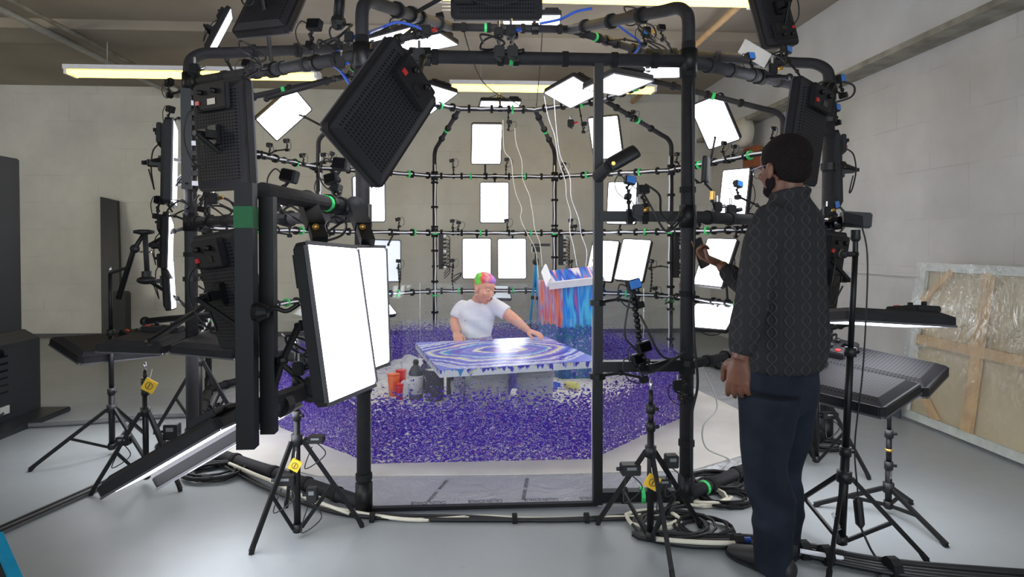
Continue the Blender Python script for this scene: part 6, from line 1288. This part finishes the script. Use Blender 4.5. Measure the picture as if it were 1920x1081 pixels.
# jeans
je = MB(); hl = atY(1444, 735, 2.43); kl = atY(1440, 880, 2.43); al = atY(1452, 1062, 2.50)
hr = atY(1484, 735, 2.61); kr = atY(1466, 880, 2.64); ar = atY(1468, 1036, 2.68)
je.loft([T(1468, 672, 0.168, 0.120), T(1466, 700, 0.172, 0.128), T(1462, 735, 0.176, 0.138), T(1458, 765, 0.165, 0.135)], 24, 3)
limb(je, [hl, hl.lerp(kl, 0.5)+f*0.01, kl+f*0.015, kl.lerp(al, 0.4)-f*0.012, kl.lerp(al, 0.8), al], [0.118, 0.108, 0.092, 0.088, 0.078, 0.082], 20)
limb(je, [hr, hr.lerp(kr, 0.5), kr+f*0.012, kr.lerp(ar, 0.4)-f*0.012, kr.lerp(ar, 0.8), ar], [0.112, 0.102, 0.088, 0.084, 0.076, 0.080], 20)
for v in je.v: v += V((noise.noise(v*7+V((3, 0, 0))), noise.noise(v*7), 0))*0.012+V((1, 0, 0))*0.006*math.sin(v.z*55+v.x*20)*max(0, 1-abs(v.z-0.25)/0.25)
jn = je.build('jeans', M['jeans'], man, remesh=0.009, sm=3)
# shoes point the way the body faces
for a_, ff in ((al, V((-0.55, 0.83, 0))), (ar, V((0.1, 0.99, 0)))):
    sd = V((ff.y, -ff.x, 0)).normalized(); ff = ff.normalized(); b0 = V((a_.x, a_.y, 0)); so = MB()
    so.loft([(b0-ff*0.085+z_*0.045, sd*0.030, z_*0.030), (b0-ff*0.06+z_*0.052, sd*0.042, z_*0.045), (b0+ff*0.0+z_*0.058, sd*0.045, z_*0.052), (b0+ff*0.08+z_*0.048, sd*0.048, z_*0.040), (b0+ff*0.15+z_*0.036, sd*0.050, z_*0.030), (b0+ff*0.20+z_*0.030, sd*0.036, z_*0.022), (b0+ff*0.215+z_*0.028, sd*0.018, z_*0.014)], 18, 4)
    s_ = so.build('shoe', M['shoe'], man, smooth=True)
    sl_ = MB(); sl_.loft([(b0-ff*0.088+z_*0.010, sd*0.028, z_*0.010), (b0-ff*0.05+z_*0.010, sd*0.044, z_*0.010), (b0+ff*0.08+z_*0.010, sd*0.050, z_*0.010), (b0+ff*0.16+z_*0.010, sd*0.052, z_*0.010), (b0+ff*0.215+z_*0.012, sd*0.030, z_*0.010), (b0+ff*0.226+z_*0.014, sd*0.012, z_*0.008)], 16, 3)
    sl_.build('sole', M['velcro'], s_, smooth=True)
rg = MB(); hp = wl+V((-0.012, 0.035, -0.108)); rg.tube([hp+V((0.011*math.cos(a), 0.011*math.sin(a), 0.003)) for a in [2*PI*k/14 for k in range(14)]], 0.003, 6, closed=True); rg.build('ring', M['chrome'], man)
# the phone in the raised hand
pc_ = atY(1314, 474, 3.16); pu = (atY(1304, 446, 3.16)-atY(1322, 502, 3.16)).normalized(); pn = V((0.55, -0.85, 0.15)); pn = (pn-pu*pn.dot(pu)).normalized(); px_ = pu.cross(pn)
Rm = Matrix(((px_.x, pn.x, pu.x), (px_.y, pn.y, pu.y), (px_.z, pn.z, pu.z)))
t = empty('phone', pc_, label='dark smartphone held up in the raised hand of the standing person', cat='phone')
MB().box(pc_, (0.076, 0.011, 0.158), Rm).build('phone_body', M['plastic'], t, bevel=0.003)
MB().box(pc_+pn*0.006, (0.070, 0.002, 0.150), Rm).build('phone_screen', M['lens'], t)
MB().box(pc_-pn*0.007, (0.07, 0.003, 0.15), Rm).build('case_back', M['brass'], t)

# ---- the artist bending over the canvas
Ya = 5.62; art = empty('person', (0.0, Ya, ZS), label='person in a white T-shirt with pink and green hair, leaning over the big canvas', cat='person')
hc, hR = head_matrix(atY(907, 541, 5.46), (0.62, -0.74, -0.30), tilt=0.0, roll=0.10)
f2 = V((0.15, -0.98, 0)).normalized(); l2 = V((0.98, 0.15, 0))
A2 = lambda px, py, Y=Ya: atY(px, py, Y)
b2 = MB(); add_head(b2, hc, hR, 1.05)
b2.loft([(hc+V((-0.02, 0.03, -0.05)), l2*0.055, f2*0.055), (A2(898, 558, 5.55), l2*0.060, f2*0.06), (A2(896, 572, 5.6), l2*0.085, f2*0.07)], 18, 3)
wl2 = A2(856, 624, 5.50); el2 = A2(853, 603, 5.62); sl2 = A2(866, 574, 5.64)
wr2 = A2(990, 619, 5.45); er2 = A2(963, 597, 5.52); sr2 = A2(925, 571, 5.60)
limb(b2, [sl2, sl2.lerp(el2, 0.5), el2, el2.lerp(wl2, 0.6), wl2+V((0, 0, -0.0))], [0.056, 0.054, 0.046, 0.044, 0.030])
limb(b2, [sr2, sr2.lerp(er2, 0.5), er2, er2.lerp(wr2, 0.4), wr2], [0.056, 0.055, 0.048, 0.042, 0.030])
add_hand(b2, wl2, (0.15, -0.9, -0.28), (0, -0.25, 1), (1, 0.1, 0), curl=0.25, s=1.0, tcurl=0.2)
add_hand(b2, wr2, (0.80, -0.52, -0.24), (0.1, -0.2, 1), (-0.4, -0.9, 0), curl=0.12, s=1.0, tcurl=0.1)
b2.loft([(A2(893, 600), l2*0.15, f2*0.10), (A2(893, 640), l2*0.14, f2*0.11), (A2(893, 690), l2*0.15, f2*0.12)], 20, 3)
b2.build('body', M['skin_fair'], art, remesh=0.0045, sm=2)
ha = MB(); P = lambda x, y, z: hc+hR @ V((x, y, z))*1.05; RR = hR.to_3x3()
ha.ball(P(0, -0.022, 0.055), (0.084, 0.100, 0.085), 26, 18, RR); ha.ball(P(0.0, 0.045, 0.095), (0.060, 0.05, 0.034), 18, 12, RR)
for k in range(46):
    a = k*2.4; rr_ = 0.075*math.sqrt((k+1)/46); ha.ball(P(rr_*math.cos(a), -0.01+rr_*1.1*math.sin(a), 0.125-0.5*rr_*rr_/0.075), (0.018, 0.018, 0.022), 8, 6)
ha.build('hair', M['dyed'], art, remesh=0.006, sm=2)
for k in (-1, 1):
    MB().ball(P(k*0.030, 0.087, 0.002), (0.012, 0.007, 0.006), 12, 8, RR).build('eye', M['eye'], art, smooth=True)
    MB().ball(P(k*0.030, 0.094, 0.014), (0.018, 0.004, 0.003), 10, 6, RR).build('eyebrow', M['brown'], art, smooth=True)
MB().ball(P(0, 0.098, -0.066), (0.023, 0.008, 0.007), 12, 8, RR).build('mouth', M['lips'], art, smooth=True)
te = MB(); T2 = lambda px, py, a, b, Y=Ya: (A2(px, py, Y), l2*a, f2*b)
te.loft([T2(896, 561, 0.078, 0.070, 5.58), T2(895, 566, 0.115, 0.09, 5.60), T2(894, 574, 0.172, 0.115), T2(893, 592, 0.172, 0.128), T2(893, 610, 0.160, 0.125), T2(892, 626, 0.150, 0.125), T2(892, 634, 0.152, 0.125)], 26, 4)
limb(te, [sl2+V((0.07, 0, -0.02)), sl2+V((0.02, 0, -0.005)), sl2.lerp(el2, 0.4)+V((-0.005, 0, 0)), sl2.lerp(el2, 0.75)], [0.055, 0.068, 0.068, 0.070], 18)
limb(te, [sr2+V((-0.03, 0, 0.01)), sr2.lerp(er2, 0.35), sr2.lerp(er2, 0.62)], [0.074, 0.072, 0.070], 18)
for v in te.v: v += V((noise.noise(v*9), noise.noise(v*9+V((5, 5, 5))), 0))*0.010+V((0.3, -1, 0))*0.007*math.sin(v.z*48+v.x*26)
te.build('t_shirt', M['tee'], art, remesh=0.009, sm=3)
tr_ = MB(); hp2 = A2(893, 660, 5.68)
tr_.loft([T2(892, 628, 0.150, 0.125), T2(892, 650, 0.17, 0.14), T2(892, 675, 0.17, 0.15, 5.66)], 20, 3)
kn1 = A2(912, 622, 5.42); kn1.z = 0.50; kn2 = V((hp2.x-0.12, 5.30, 0.16))
limb(tr_, [hp2+V((0.08, 0, -0.08)), V(kn1), V((kn1.x+0.02, 5.50, 0.25)), V((kn1.x+0.03, 5.55, 0.08))], [0.10, 0.085, 0.07, 0.06], 16)
limb(tr_, [hp2+V((-0.08, 0, -0.08)), V(kn2), V((kn2.x, 5.6, 0.10)), V((kn2.x, 5.9, 0.08))], [0.10, 0.085, 0.07, 0.055], 16)
tr_.build('trousers', M['trousers'], art, remesh=0.010, sm=3)
for c_ in (V((kn1.x+0.03, 5.50, 0)), V((kn2.x, 5.95, 0))):
    MB().loft([(c_+V((0, 0.08, 0.05)), V((0.04, 0, 0)), z_*0.03), (c_+V((0, 0, 0.055)), V((0.045, 0, 0)), z_*0.04), (c_+V((0, -0.16, 0.035)), V((0.04, 0, 0)), z_*0.02)], 14, 3).build('shoe', M['trousers'], art, smooth=True)
# purple paint-soaked rag by his elbow
q = A2(950, 620, 5.6); rg_ = MB(); rg_.ball((q.x, q.y, 0.28), (0.11, 0.09, 0.27), 16, 12)
for v in rg_.v: v += (v-V((q.x, q.y, 0.28)))*0.3*noise.noise(v*12)
for v in rg_.v: v.z = max(v.z, ZS)
M['rag'] = plain('violet_soaked_cloth', (84, 70, 180), 0.6, var=0.5, scale=20)
tag(rg_.build('paint_rag', M['rag']), 'violet paint-soaked bundle standing beside the kneeling artist', 'rag bundle')
